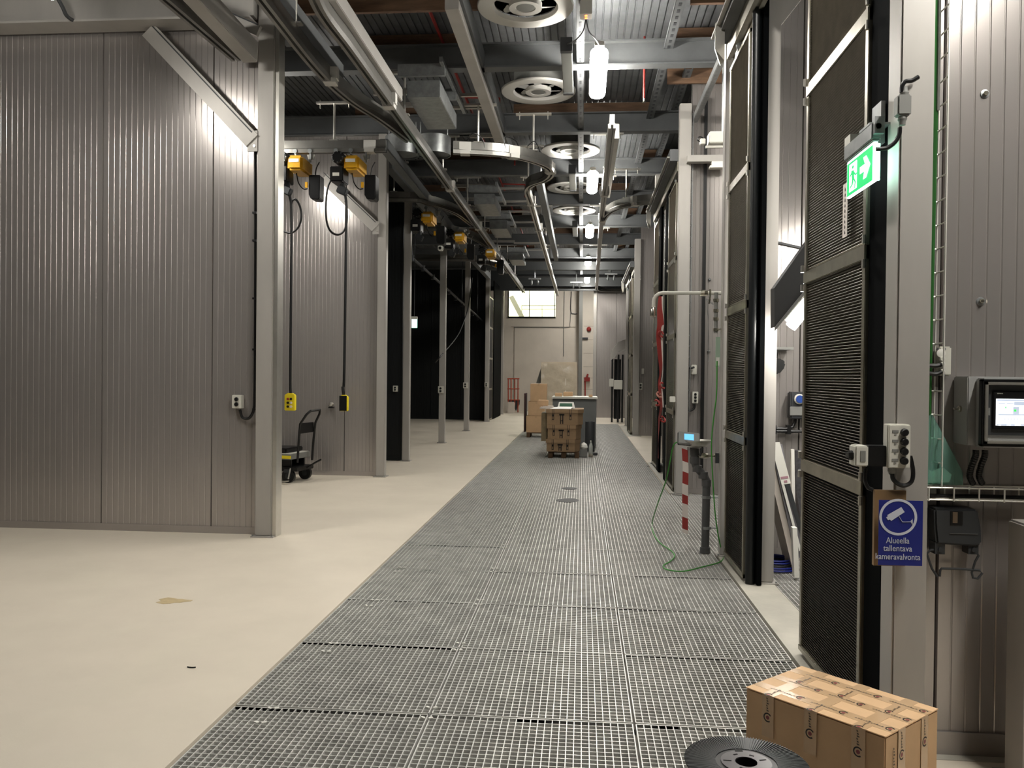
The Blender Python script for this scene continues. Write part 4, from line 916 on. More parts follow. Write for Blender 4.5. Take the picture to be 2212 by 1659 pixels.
# ---- glass shards
def shard(label, poly, D, thick=.008, tilt=.05):
    pts = []
    for (x, y) in poly: p = at(x, y, D); pts.append(Vector((p.x, D+(p.z-zt)*tilt*2, p.z)))
    mb = MB(); mb.prism(pts, (0, thick, 0)); return solo('glass_shard', label, 'glass', mb, M_glass, 'broken glass on the level tray', bevel=.0012)
shard('tall pointed shard of broken green glass leaning on the wall', [(2015, 894), (2006, 925), (2003, 965), (2001, 1005), (1988, 1046), (2081, 1048), (2082, 1022), (2062, 980), (2040, 935), (2022, 898)], 3.58)
shard('low broken piece of green glass in front of the tall shard', [(1984, 1044), (1990, 1028), (2000, 1010), (2012, 1018), (2035, 1008), (2056, 1026), (2050, 1042)], 3.562, .006, -.03)
shard('narrow strip of green glass left of the tall shard', [(2010, 900), (2015, 895), (2011, 950), (2006, 975), (2003, 1012), (1997, 1014), (2002, 960)], 3.566, .005, .03)
# ---- paper holder
t = thing('towel_holder', 'dark grey paper towel holder with a wire arm below the tray', 'holder', tuple(at(2065, 1250, WY)))
mb = MB(); a, b = at(2012, 1096, WY-.06), at(2112, 1178, WY-.06)
w = b.x-a.x; z1, z0 = a.z, b.z
def hp(*u): return [(a.x+w*x, WY-.09, z0+(z1-z0)*y) for x, y in u]
mb.prism(hp((.0, 1), (.92, 1), (1.0, .5), (1.02, .06), (.9, 0), (.06, .04), (.02, .5)), (0, .085, 0)); part(t, 'holder_body', mb, M_dgrey, bevel=.008)
mb = MB(); pb(mb, 2053, 1104, 2079, 1134, WY-.09, .003); part(t, 'viewing_slot', mb, M_black)
mb = MB(); pb(mb, 2058, 1106, 2068, 1130, WY-.093, .002); part(t, 'roll', mb, mat('brown_roll', (104, 88, 70), .7))
mb = MB(); pb(mb, 2051, 1152, 2112, 1154, WY-.09, .004); part(t, 'lip', mb, M_mgrey)
for x in (2026, 2098): 
    mb = MB(); p = at(x, 1190, WY-.06); mb.box(p.x-.02, p.x+.02, WY-.08, WY-.02, p.z-.01, p.z+.04); mb.lathe((p.x, WY-.08, p.z+.01), [(.009, 0), (.009, -.008)], 10, 'Y'); part(t, 'arm_joint', mb, M_dgrey)
mb = MB(); mb.tube(q(WY-.07, (2026, 1188), (2010, 1188), (2002, 1196), (2013, 1228), (2025, 1246), (2030, 1245), (2031, 1232), (2034, 1228), (2075, 1229), (2116, 1232), (2122, 1238), (2112, 1250), (2102, 1248), (2099, 1237), (2107, 1212), (2114, 1200), (2108, 1192), (2097, 1190)), .005, 8); part(t, 'wire_arm', mb, M_dgrey, smooth=True)
post('low pale post cut by the right picture edge', at(2199, 1500, 3.4).x, at(2199, 1500, 3.4).x+.2, 3.35, 3.5, 1.04, fl=False)
mb = MB(); c = onz(2133, 1631); random.seed(3)
mb.lathe(c, [(0, .0), (.022, .002), (.026, .015), (.014, .03), (0, .033)], 9); mb.v = [(x+random.uniform(-.005, .005), y+random.uniform(-.005, .005), z) for x, y, z in mb.v]
solo('paper_scrap', 'crumpled white scrap on the floor by the near right wall', 'scrap', mb, M_white)
line('white_cable', 'thin white cord on the floor at the right picture edge', [at(2178, 1602, 3.6), at(2190, 1598, 3.55), at(2197, 1615, 3.5), onz(2192, 1640, .006), onz(2180, 1650, .005), onz(2196, 1662, .005)], .004, M_white)
# label tape with marks on the near door leaf
t = thing('label_tape', 'white strip of marked tape on the nearest louvred door', 'label', tuple(onx(1829, 510, 1.262)))
p, r = onx(1822, 400, 1.262), onx(1830, 510, 1.262); mb = MB(); mb.box(1.2605, 1.262, r.y+.0, p.y, r.z, p.z); part(t, 'tape_strip', mb, M_whitet)
mb = MB(); zz = r.z+.015; yc = (p.y+r.y)/2
while zz < p.z-.02: mb.box(1.2598, 1.2605, yc-.006, yc+.006, zz, zz+.012); mb.box(1.2598, 1.2605, yc+.001, yc+.004, zz+.012, zz+.018); zz += .026
part(t, 'pen_mark', mb, M_ink)
# ================================================================== LIT BOOTH CONTENTS
BY_ = 7.6
t = thing('sloped_hood', 'grey sloping extraction hood inside the lit booth', 'hood', tuple(at(1700, 720, 7.2)))
mb = MB(); Y0 = 5.9
def bp(*l): return [at(x, y, Y0) for x, y in l]
mb.prism(bp((1673, 622), (1780, 470), (1790, 560), (1780, 575), (1673, 707)), (0, .12, 0)); part(t, 'hood_body', mb, mat('hood_grey', (58, 58, 58), .6, .1))
mb = MB(); p = at(1772, 490, Y0+.06); mb.tube([p, (p.x, p.y, 5.78)], .012, 6); part(t, 'hood_rod', mb, M_galv)
mb = MB(); mb.prism(bp((1673, 707), (1780, 575), (1780, 583), (1673, 715)), (0, -.02, 0)); part(t, 'hood_lip', mb, M_mgrey)
t = thing('booth_lamp', 'glaring slanted tube lamp under the hood of the lit booth', 'lamp', tuple(at(1722, 690, 6.7)))
MBL = mat('booth_lamp_glow', (255, 255, 252), .5, emit=(255, 250, 242), es=120)
mb = MB(); mb.tube([at(1708, 706, 6.2), at(1743, 664, 6.2)], .04, 16); part(t, 'lamp_tube', mb, MBL)
mb = MB(); mb.bar(at(1704, 697, 6.24), at(1746, 646, 6.24), .07, .04, (0, 1, 0)); part(t, 'lamp_body', mb, M_offw)
mb = MB(); p = at(1746, 646, 6.24); mb.tube([p, (p.x+.12, p.y, p.z+.2), (p.x+.12, p.y, 5.78)], .01, 6); part(t, 'lamp_rod', mb, M_galv)
make_lamp((2.35, 6.2, 2.95), 'unseen tube lamp added to brighten the lit booth', 'tube lamps over the bays', 1.2, .16)  # hidden extra lamp, added to whiten the booth's back wall
mb = MB(); mb.tube([(2.35, 6.2, 3.1), (2.35, 6.2, 5.78)], .01, 6); solo('lamp_rod', 'thin rod carrying the added lamp in the lit booth', 'rod', mb, M_galv)
mb = MB(); mb.bar(at(1672, 522, 7.6), at(1760, 542, 7.6), .02, .02); solo('thin_rail', 'thin dark rail across the lit booth wall', 'rail', mb, M_dgrey)
t = thing('socket_box', 'dark grey socket box with a blue outlet in the lit booth', 'box', tuple(at(1718, 902, 7.6)))
mb = MB(); pb(mb, 1701, 846, 1742, 904, 7.6, .12); part(t, 'box_body', mb, M_dgrey, bevel=.01)
mb = MB(); p = at(1726, 862, 7.475); mb.lathe(p, [(.045, 0), (.045, -.02), (.035, -.025)], 20, 'Y'); part(t, 'outlet_ring', mb, M_offw)
mb = MB(); mb.lathe(p, [(.034, -.0), (.034, -.035), (0, -.035)], 16, 'Y'); part(t, 'outlet', mb, mat('blue_outlet', (40, 70, 140), .4))
mb = MB(); pb(mb, 1706, 878, 1740, 898, 7.48, .012); part(t, 'cover', mb, M_mgrey, bevel=.004)
t = thing('wall_pipe', 'pair of black pipes along the wall of the lit booth', 'pipe', tuple(at(1700, 932, 7.55)))
mb = MB(); mb.tube(q(7.55, (1655, 926), (1700, 926), (1712, 922), (1717, 912), (1718, 903)), .016, 8); part(t, 'upper_pipe', mb, M_black, smooth=True)
mb = MB(); mb.tube(q(7.55, (1655, 931), (1750, 932)), .014, 8); part(t, 'lower_pipe', mb, M_black, smooth=True)
mb = MB()
for x in (1672, 1703): p = at(x, 928, 7.56); mb.box(p.x-.015, p.x+.015, 7.53, 7.6, p.z-.04, p.z+.04)
part(t, 'pipe_clip', mb, M_black)
t = thing('black_horn', 'black horn-shaped nozzle on the wall of the lit booth', 'nozzle', tuple(at(1682, 808, 7.4)))
mb = MB(); mb.prism(q(7.3, (1665, 782), (1676, 774), (1690, 775), (1698, 784), (1694, 796), (1684, 808), (1666, 808)), (0, .25, 0)); part(t, 'horn_body', mb, M_black, bevel=.012)
mb = MB(); p = at(1672, 764, 7.4); mb.lathe(p, [(.03, -.04), (.035, 0), (.02, .05)], 12); part(t, 'neck', mb, M_black)
mb = MB(); pb(mb, 1666, 751, 1702, 757, 7.6, .2); solo('wall_shelf', 'small grey shelf above the black nozzle in the lit booth', 'shelf', mb, M_mgrey)
# leaning boards
def board(label, top, bot, Dt, Db, w, m, lab2=None, th=.02, name='leaning_board'):
    p, r = at(top[0], top[1], Dt), at(bot[0], bot[1], Db); r.z = max(r.z, .012)
    t = thing(name, label, 'board', tuple(r), 'boards leaning in the lit booth')
    mb = MB(); mb.bar(p, r, th, w, (1, 0, .2)); part(t, 'board_panel', mb, m)
    return t, p, r
def dboard(label, pts, D, dep, m, name='leaning_board'):
    P = [at(x, y, D) for x, y in pts]; P = [Vector((p.x, p.y, max(p.z, .004))) for p in P]
    c = P[-1]; t = thing(name, label, 'board', (c.x, D, 0), 'boards leaning in the lit booth'); mb = MB(); mb.prism(P, (0, dep, 0)); part(t, 'board_panel', mb, m); return t
dboard('pale grey board leaning leftmost in the lit booth', [(1655, 990), (1674, 990), (1722, 1240), (1714, 1240)], 6.95, .3, M_shade)
tb = dboard('white edged board with a label leaning in the lit booth', [(1664, 958), (1690, 960), (1737, 1205), (1720, 1205)], 6.93, .02, mat('board_grey', (120, 118, 122), .5))
mb = MB(); mb.prism(q(6.925, (1664, 956), (1684, 955), (1708, 1044), (1688, 1047)), (0, -.006, 0)); part(tb, 'printed_label', mb, M_white)
mb = MB(); mb.prism(q(6.918, (1686, 1030), (1702, 1028), (1703, 1033), (1687, 1035)), (0, -.001, 0)); mb.prism(q(6.918, (1693, 1038), (1700, 1037), (1701, 1042), (1694, 1043)), (0, -.001, 0)); part(tb, 'label_print', mb, mat('label_print', (170, 130, 140), .6))
mb = MB(); mb.prism(q(6.92, (1688, 1047), (1694, 1047), (1731, 1190), (1726, 1190)), (0, -.008, 0)); part(tb, 'white_edge', mb, M_white)
mb = MB(); mb.prism(q(6.92, (1696, 1047), (1706, 1046), (1735, 1150), (1733, 1170)), (0, -.005, 0)); part(tb, 'dark_channel', mb, M_dgrey)
dboard('upright white post of the ladder in the lit booth', [(1709, 971), (1716, 971), (1720, 1232), (1713, 1232)], 7.1, .04, M_white)
dboard('grey ribbed profile leaning beside the ladder in the lit booth', [(1718, 974), (1745, 974), (1745, 1200), (1735, 1150), (1720, 1060)], 7.15, .1, mat('ribbed_profile', (110, 108, 112), .35, .6, .3, 30))
dboard('white base block under the leaning boards', [(1712, 1140), (1722, 1140), (1727, 1248), (1716, 1248)], 6.7, .06, M_white)
for k in range(5):
    c = at(1682, 1215-k*2, 6.95); mb = MB(); R = .18-.012*k
    mb.tube([(c.x+R*math.cos(a*PI/12), 7.1+R*math.sin(a*PI/12), .012+.018*k) for a in range(24)], .009, 6, closed=True)
    solo('blue_hose', '%s loop of thin %s hose coiled on the grating of the lit booth' % (('lowest', 'second lowest', 'middle', 'second highest', 'topmost')[k], 'black' if k == 2 else 'blue'), 'hose', mb, M_blued if k != 2 else M_black, 'blue hose coils in the lit booth', smooth=True)
# ================================================================== EYEWASH AND SHOWER
EY = 7.65
t = thing('eyewash_station', 'emergency eyewash bowl on a grey drain pipe', 'eyewash', tuple(onz(1525, 1190)))
mb = MB(); mb.tube([at(1523, 1190, EY), at(1524, 1150, EY), at(1526, 1050, EY), at(1527, 1040, EY), at(1521, 1028, EY), at(1504, 1009, EY), at(1500, 997, EY), at(1499, 968, EY)], .036, 14); part(t, 'drain_pipe', mb, M_pvc, smooth=True)
mb = MB()
for (x, y) in [(1526, 1043), (1519, 1026), (1506, 1012), (1500, 994), (1500, 975)]: p = at(x, y, EY); mb.lathe((p.x, EY, p.z), [(.043, -.03), (.043, .03)], 14)
p = at(1523, 1190, EY); mb.lathe((p.x, EY, .0), [(.05, .0), (.045, .05)], 14); part(t, 'pipe_collar', mb, M_pvc, smooth=True, kind='stuff')
c = at(1503, 968, EY); mb = MB(); mb.lathe(c, [(.04, 0), (.1, .02), (.135, .06), (.142, .075), (.134, .075), (.09, .03), (.0, .012)], 32, close=False); part(t, 'bowl', mb, M_alu, smooth=True)
mb = MB(); z = at(1500, 984, EY).z; mb.tube([(c.x+.0, EY, z), (1.36, EY, z)], .014, 8); mb.lathe((c.x+.07, EY, z), [(.022, -.04), (.026, 0), (.022, .04)], 10, 'X'); mb.lathe((c.x+.2, EY, z), [(.02, -.03), (.02, .03)], 10, 'X'); part(t, 'water_pipe', mb, M_brass, smooth=True)
mb = MB(); mb.box(c.x+.17, c.x+.2, EY-.06, EY-.02, z-.06, z+.03); mb.tube([(c.x+.03, EY-.05, z), (c.x+.05, EY-.08, z+.08)], .01, 6); part(t, 'valve_lever', mb, M_dgrey)
mb = MB()
for y in (1074, 1140): p = at(1526, y, EY); mb.lathe((p.x, EY, p.z), [(.042, -.012), (.042, .012)], 14); mb.tube([(p.x, EY, p.z), (1.26, EY, p.z)], .008, 6)
part(t, 'pipe_bracket', mb, M_galv)
# controller
t = thing('handheld_controller', 'handheld controller with a lit blue screen lying on the eyewash bowl', 'controller', tuple(at(1488, 962, EY-.05)))
KR = Matrix.Rotation(.08, 3, 'Y') @ Matrix.Rotation(.95, 3, 'X'); kc = at(1488, 948, EY-.06)
mb = MB(); mb.cbox(kc, .19, .13, .03, KR); part(t, 'controller_case', mb, M_mgrey, bevel=.006)
mb = MB(); mb.cbox(kc+KR @ Vector((0, 0, -.012)), .2, .13, .02, KR); mb.cbox(kc+KR @ Vector((.06, -.055, .016)), .06, .02, .01, KR); part(t, 'rubber_edge', mb, M_black, bevel=.005)
mb = MB(); mb.cbox(kc+KR @ Vector((.0, .01, .0155)), .085, .062, .002, KR); part(t, 'controller_screen', mb, mat('blue_screen', (120, 190, 240), .3, emit=(90, 170, 240), es=.45))
# green cable
gp = [at(1468, 953, 7.6), at(1455, 962, 7.6), at(1447, 1000, 7.65), at(1438, 1040, 7.8), at(1420, 1090, 8.2), onz(1409, 1128, .01), onz(1411, 1150, .006), onz(1425, 1172, .006), onz(1450, 1190, .006), onz(1457, 1202, .006), onz(1447, 1213, .006),
      onz(1433, 1222, .006), onz(1440, 1230, .006), onz(1475, 1234, .006), onz(1520, 1224, .006), onz(1555, 1214, .006), onz(1564, 1200, .006), at(1556, 1178, 7.5), at(1546, 1120, 7.45), at(1540, 1040, 7.45), at(1537, 960, 7.45), at(1542, 900, 7.45), at(1548, 850, 7.45), at(1549, 780, 7.46)]
line('green_cable', 'bright green cable looping from the controller over the grating', gp, .0055, M_greenb)
# shower
SZ = at(1480, 633, EY).z
t = thing('safety_shower', 'pale emergency shower arm reaching out over the eyewash', 'shower', (1.2, EY, SZ))
xl = at(1412, 640, EY).x; mb = MB(); mb.tube([(1.36, EY, SZ), (xl+.08, EY, SZ)]+[(xl+.08-.08*math.sin(a), EY, SZ-.08+.08*math.cos(a)) for a in (.4, .8, 1.2, 1.57)]+[(xl, EY, SZ-.13)], .017, 10); part(t, 'shower_pipe', mb, M_offw, smooth=True)
mb = MB(); mb.lathe((xl, EY, SZ-.22), [(.02, 0), (.03, .01), (.03, .07), (.02, .09)], 14); part(t, 'shower_head', mb, M_brass, smooth=True)
mb = MB(); p = at(1521, 634, EY); mb.lathe((p.x, EY, SZ), [(.028, -.03), (.03, 0), (.028, .03)], 10, 'X'); p2 = at(1533, 634, EY); mb.tube([(p2.x, EY-.03, SZ+.03), (p2.x+.0, EY-.03, SZ-.03), (p2.x-.01, EY-.03, SZ-.1)], .009, 6); part(t, 'shower_valve', mb, M_brass)
mb = MB(); ch = smoothp(q(EY-.03, (1530, 648), (1538, 655), (1547, 662)), 3)
for i, p in enumerate(ch): mb.tube([p+Vector((.008*math.cos(k*PI/3), .0, .006*math.sin(k*PI/3))) for k in range(6)], .0025, 5, closed=True)
mb.tube(q(EY-.03, (1526, 645), (1530, 690), (1531, 760), (1530, 782)), .003, 5); part(t, 'pull_chain', mb, M_galv)
mb = MB(); mb.tube([(1.2, EY-.05, SZ), (1.2, EY-.05, at(1545, 720, EY).z)], .018, 10); part(t, 'riser_pipe', mb, M_mgrey, smooth=True)
mb = MB()
for y in (650, 672, 690, 713): p = at(1545, y, EY); mb.lathe((1.2, EY-.05, p.z), [(.026, -.014), (.026, .014)], 10)
p = at(1545, 713, EY); mb.tube([(1.2, EY-.05, p.z), (1.28, EY-.1, p.z)], .01, 6); part(t, 'pipe_fitting', mb, M_brass)
mb = MB(); pb(mb, 1546, 728, 1555, 792, 7.48, .006)
t = solo('instruction_plate', 'narrow green and white instruction plate on the post by the eyewash', 'sign', mb, mat('pale_green_plate', (150, 170, 150), .5))
mb = MB(); pb(mb, 1547, 772, 1554, 790, 7.473, .002); part(t, 'white_field', mb, M_white)
# tapes
def ribbon(label, pts, w, ms, seg, tw=.0, name='barrier_tape'):
    P = smoothp(pts, 6); t = thing(name, label, 'tape', tuple(P[-1])); B = [MB(), MB()]; s = 0
    for i in range(len(P)-1):
        d = (P[i+1]-P[i]).length; a0, a1 = tw*s, tw*(s+d)
        k = int(s/seg) % 2; w0, w1 = (w, w) if not callable(w) else (w(s), w(s+d))
        o0, o1 = Vector((w0*math.cos(a0), w0*math.sin(a0), 0)), Vector((w1*math.cos(a1), w1*math.sin(a1), 0)); n = Vector((0, .002, 0))
        sl = Vector((0, 0, -w0*.7)) if tw == 0 else Vector((0, 0, 0))
        q8 = [P[i]-o0, P[i]+o0+sl, P[i+1]+o1+sl, P[i+1]-o1]
        B[k].prism(q8, n); s += d
    for k, n in ((0, 'red_band'), (1, 'white_band')):
        if B[k].v: part(t, n, B[k], ms[k])
    return t
ribbon('red and white striped tape hanging from the eyewash bowl', q(7.5, (1479, 968), (1481, 1010), (1480, 1060), (1480, 1100), (1480, 1150)), .026, (M_redt, M_whitet), .098)
tp = q(7.55, (1426, 640), (1425, 665), (1427, 700), (1425, 722), (1426, 760), (1427, 800), (1424, 828), (1426, 850), (1428, 880), (1424, 905), (1423, 928), (1422, 958), (1422, 990))
ribbon('twisted red tape hanging in knots from the shower arm', tp, lambda s: .012+.022*abs(math.sin(s*4.4)), (M_redt, M_redt), .3, 1.1)
tp2 = [p+Vector((.02, .006, 0)) for p in tp]
ribbon('pale back side of the knotted tape on the shower arm', tp2[:9], lambda s: .003+.008*abs(math.sin(s*4.4+.4)), (M_whitet, M_whitet), .3, 1.0, 'tape_tail')
t = thing('tape_knot', 'red and white tape knots halfway down the shower tape', 'tape', tuple(at(1426, 850, 7.5)))
for k, (x, y) in enumerate([(1428, 722), (1430, 833), (1424, 852), (1432, 905), (1420, 870)]):
    mb = MB(); p = at(x, y, 7.53); pts = [p+Vector((.02*math.cos(a*1.1+k), .012*math.sin(a*2), .026*math.sin(a*.9+k))) for a in range(6)]
    mb.tube(smoothp(pts, 3), .009, 5); part(t, 'knot_loop', mb, (M_redt, M_redt, mat('pink_tape', (190, 130, 115), .6))[k % 3])
# bay wall items
station('pale three-button box on the wall behind the eyewash', 1494, 846, 1507, 871, 11.49, 3, .07)
jbox('splitter_box', 'small pale box with cables on the wall behind the eyewash', 1492, 788, 1504, 809, 11.49, .05, M_offw)
line('cable', 'dark cables from the tray to the small pale box', q(11.4, (1482, 782), (1486, 792), (1493, 795), (1500, 793)), .014)
line('cable', 'dark cable below the three-button box', q(11.4, (1500, 872), (1500, 880), (1494, 886), (1482, 886), (1478, 875)), .014)
jbox('isolator_switch', 'small pale switch on the post left of the three-button box', 1446, 856, 1458, 869, 11.358, .05, M_offw)
station('small pale two-button box beyond the tape', 1380, 827, 1387, 842, 22.58, 2, .08)
jbox('splitter_box', 'tiny pale box beyond the tape above a two-button box', 1386, 796, 1391, 808, 22.58, .05, M_offw)
mb = MB(); mb.box(1.62, 1.66, 11.42, 11.485, .3, 5.4); solo('black_cable', 'thick black cable up the wall behind the eyewash', 'cable', mb, M_black)
# upper items of the eyewash bay
t = thing('drive_unit', 'white drive unit with a small box high in the eyewash bay', 'motor', tuple(at(1540, 320, 10)))
mb = MB(); pb(mb, 1527, 294, 1585, 318, 10, .2); part(t, 'drive_body', mb, M_white, bevel=.01)
mb = MB(); p = at(1560, 296, 9.93); mb.tube([p, (p.x, p.y, 5.31)], .01, 6); part(t, 'hanging_rod', mb, M_galv)
mb = MB(); pb(mb, 1524, 316, 1590, 320, 9.8, .03); part(t, 'drive_base', mb, M_offw)
mb = MB(); pb(mb, 1511, 303, 1522, 315, 9.9, .08); part(t, 'small_box', mb, M_white, bevel=.006)
mb = MB(); mb.tube(smoothp(q(9.85, (1522, 308), (1518, 298), (1510, 296), (1507, 302), (1512, 306)), 5), .008, 6); part(t, 'drive_wire', mb, M_black)
mb = MB(); pb(mb, 1483, 340, 1570, 353, 11.36, .12); solo('cross_bar', 'grey cross bar below the white drive unit', 'beam', mb, M_post)
mb = MB(); pb(mb, 1535, 352.5, 1575, 362, 11.34, .1); pb(mb, 1531, 362, 1575, 366, 11.34, .12); solo('limit_switch', 'small white switch housing under the grey cross bar', 'switch', mb, M_white)
for (x, y, l) in [(1533, 604, 'upper'), (1531, 759, 'lower')]:
    p = at(x, y, 11.49); mb = MB(); mb.lathe(p, [(.02, 0), (.02, -.01), (.01, -.02)], 12, 'Y'); solo('wall_screw', 'steel screw on the wall behind the eyewash, %s one' % l, 'screw', mb, M_galv)
# ================================================================== FAR THINGS
t = thing('bench_unit', 'grey panelled bench with a white top in the middle of the walkway', 'bench', (.0, 18.6, 0))
x0, x1 = at(1205, 900, 18.45).x, at(1288, 900, 18.45).x; zt_ = at(1250, 862, 18.45).z
mb = MB(); mb.box(x0-.12, x1, 18.45, 18.49, .03, zt_); mb.box(x1-.04, x1, 18.49, 19.5, .03, zt_); mb.box(x0-.12, x0-.08, 18.49, 19.5, .03, zt_); part(t, 'side_panel', mb, mat('bench_grey', (108, 110, 108), .5, 0, .05, 4), bevel=.004)
mb = MB(); mb.box(x0-.14, x1+.03, 18.4, 19.6, zt_, zt_+.045); part(t, 'bench_top', mb, M_offw, bevel=.006)
mb = MB()
for x in (x0, x1-.1): mb.box(x, x+.06, 18.5, 18.56, 0, .03)
part(t, 'foot', mb, M_dgrey)
def carton(label, x0, x1, y0, y1, z0, z1, m, group=None, flaps=False, name='cardboard_box', rot=0, tape=True):
    t = thing(name, label, 'box', ((x0+x1)/2, (y0+y1)/2, z0), group)
    mb = MB(); mb.box(x0, x1, y0, y1, z0, z1); part(t, 'box_body', mb, m, bevel=.005)
    if tape: mb = MB(); xc = (x0+x1)/2; mb.box(xc-.025, xc+.025, y0-.001, y1+.001, z1-.06, z1+.001); part(t, 'packing_tape', mb, M_tape)
    if rot: t.rotation_euler = (0, 0, rot)
    return t
def pallet(label, x0, x1, y0, y1, m=M_wood):
    t = thing('wooden_pallet', label, 'pallet', ((x0+x1)/2, (y0+y1)/2, 0)); h = .125
    n = 5; w = (x1-x0)
    for k in range(n):
        y = y0+(y1-y0-.09)*k/(n-1); mb = MB(); mb.box(x0, x1, y, y+.09, h-.02, h); part(t, 'deck_board', mb, m)
    for k in range(3):
        x = x0+(w-.09)*k/2; mb = MB(); mb.box(x, x+.09, y0, y1, 0, .02); part(t, 'bottom_board', mb, m)
        for j in range(3): mb = MB(); y = y0+(y1-y0-.1)*j/2; mb.box(x, x+.09, y, y+.1, .02, h-.02); part(t, 'block', mb, m)
    return t
M_pdark = mat('dark_timber', (98, 74, 52), .8, 0, .2, 5)
PX0, PX1 = at(1184, 985, 16.05).x, at(1251, 985, 16.05).x
pallet('small wooden pallet under the three strapped cartons', PX0, PX1, 16.05, 16.85, M_pdark)
zs = [.126, at(1220, 949, 16.0).z, at(1220, 918, 16.0).z, at(1220, 884, 16.0).z]
for k, (l, a, b) in enumerate([('lowest', 1181, 1253), ('middle', 1183, 1255), ('top', 1181, 1259)]):
    xa, xb = at(a, 930, 16.0).x, at(b, 930, 16.0).x; z0, z1 = zs[k]+.001, zs[k+1]-.002
    t = thing('strapped_carton', 'brown carton with black marks, %s of the front stack' % l, 'box', ((xa+xb)/2, 16.4, z0), 'strapped cartons on the small pallet')
    mb = MB(); mb.prism([(xa, 16.0, z0), (xb-.1, 16.0, z0), (xb, 16.2, z0), (xb, 16.8, z0), (xa, 16.8, z0)], (0, 0, z1-z0)); bx = part(t, 'box_body', mb, M_cardd, bevel=.004)
    mb = MB(); mb.prism([(xa-.015, 15.985, z1-.07), (xb-.1, 15.985, z1-.07), (xb+.015, 16.2, z1-.07), (xb+.015, 16.815, z1-.07), (xa-.015, 16.815, z1-.07)], (0, 0, .071)); part(t, 'lid', mb, M_cardd)
    mb = MB()
    for x in (xa+.1, xb-.26): mb.box(x, x+.008, 15.982, 15.985, z1-.2, z1); mb.box(x+.03, x+.038, 15.982, 15.985, z1-.2, z1); mb.box(x, x+.038, 15.982, 15.985, z1-.205, z1-.195); mb.box(x+.006, x+.032, 15.982, 15.985, z1-.14, z1-.1)
    xm = (xa+xb-.1)/2-.06; mb.box(xm, xm+.1, 15.994, 15.998, z1-.12, z1-.09); mb.box(xm+.02, xm+.035, 15.994, 15.998, z0+.02, z1-.1); mb.box(xm+.06, xm+.08, 15.994, 15.998, z0+.02, z1-.1); mb.box(xm+.02, xm+.08, 15.994, 15.998, z0+.07, z0+.085)
    part(bx, 'black_print', mb, M_ink)
ztop = zs[3]
mb = MB(); xa, xb = at(1170, 900, 16.3).x, at(1182, 900, 16.3).x; mb.box(xa, xb, 16.2, 16.9, at(1176, 952, 16.3).z, at(1176, 892, 16.3).z)
t = solo('wood_crate_side', 'pale board standing left of the strapped cartons', 'board', mb, mat('plywood', (150, 134, 104), .7, 0, .15, 10))
p = at(1224, 884, 16.2)
t = thing('desk_monitor', 'white framed device with a green lit panel on top of the cartons', 'device', (p.x, 16.3, ztop+.003))
xa, xb = at(1206, 880, 16.2).x, at(1240, 880, 16.2).x; za = at(1220, 869, 16.2).z
mb = MB(); mb.prism([(xa-.02, 16.2, ztop+.003), (xb+.02, 16.2, ztop+.003), (xb-.01, 16.26, za), (xa+.01, 16.26, za)], (0, .1, 0)); part(t, 'device_case', mb, M_white, bevel=.006)
mb = MB(); mb.prism([(xa+.02, 16.205, ztop+.03), (xb-.03, 16.205, ztop+.03), (xb-.04, 16.245, za-.02), (xa+.03, 16.245, za-.02)], (0, -.006, 0)); part(t, 'device_screen', mb, mat('dark_green_panel', (26, 84, 56), .4))
mb = MB(); mb.prism([(xa-.16, 16.02, ztop+.003), (xb-.06, 16.04, ztop+.003), (xb-.02, 16.16, ztop+.04), (xa+.0, 16.18, ztop+.04)], (0, 0, .004)); solo('paper_sheets', 'white paper sheets lying before the white framed device', 'paper', mb, M_white)
mb = MB(); mb.box(xa-.36, xa-.04, 16.1, 16.6, ztop+.002, ztop+.02); mb.box(xa-.3, xa-.1, 16.15, 16.4, ztop+.02, ztop+.05); solo('paper_pile', 'loose papers hanging over the left edge of the top carton', 'paper', mb, M_shade)
# middle stack on a pallet
SY2 = 21.25
X0_, X1_ = at(1140, 930, SY2).x, at(1185, 930, SY2).x
pallet('wooden pallet under the three plain cartons', X0_-.03, X1_+.3, SY2, SY2+.8, M_pdark)
zz = [.126, at(1150, 898, SY2).z, at(1150, 867, SY2).z, at(1150, 829, SY2).z]
for k, (l, a, b) in enumerate([('lowest', 1137, 1178), ('middle', 1141, 1176), ('top', 1145, 1180)]):
    carton('plain cardboard box, %s of the stack left of the bench' % l, at(a, 880, SY2).x, at(b, 880, SY2).x, SY2+.02, SY2+.55, zz[k]+.001, zz[k+1]-.002, M_card, 'plain cartons left of the bench')
mb = MB(); xa = at(1133, 880, SY2).x; mb.box(xa-.02, xa+.02, SY2+.1, SY2+.7, .13, at(1135, 850, SY2).z); solo('dark_panel', 'dark red-brown sheet standing behind the plain cartons', 'board', mb, mat('dark_maroon', (60, 32, 30), .6))
carton('small open carton on the loose papers', at(1163, 878, 16.3).x, at(1184, 878, 16.3).x, 16.2, 16.45, ztop+.052, ztop+.052+.11, M_card, tape=False)
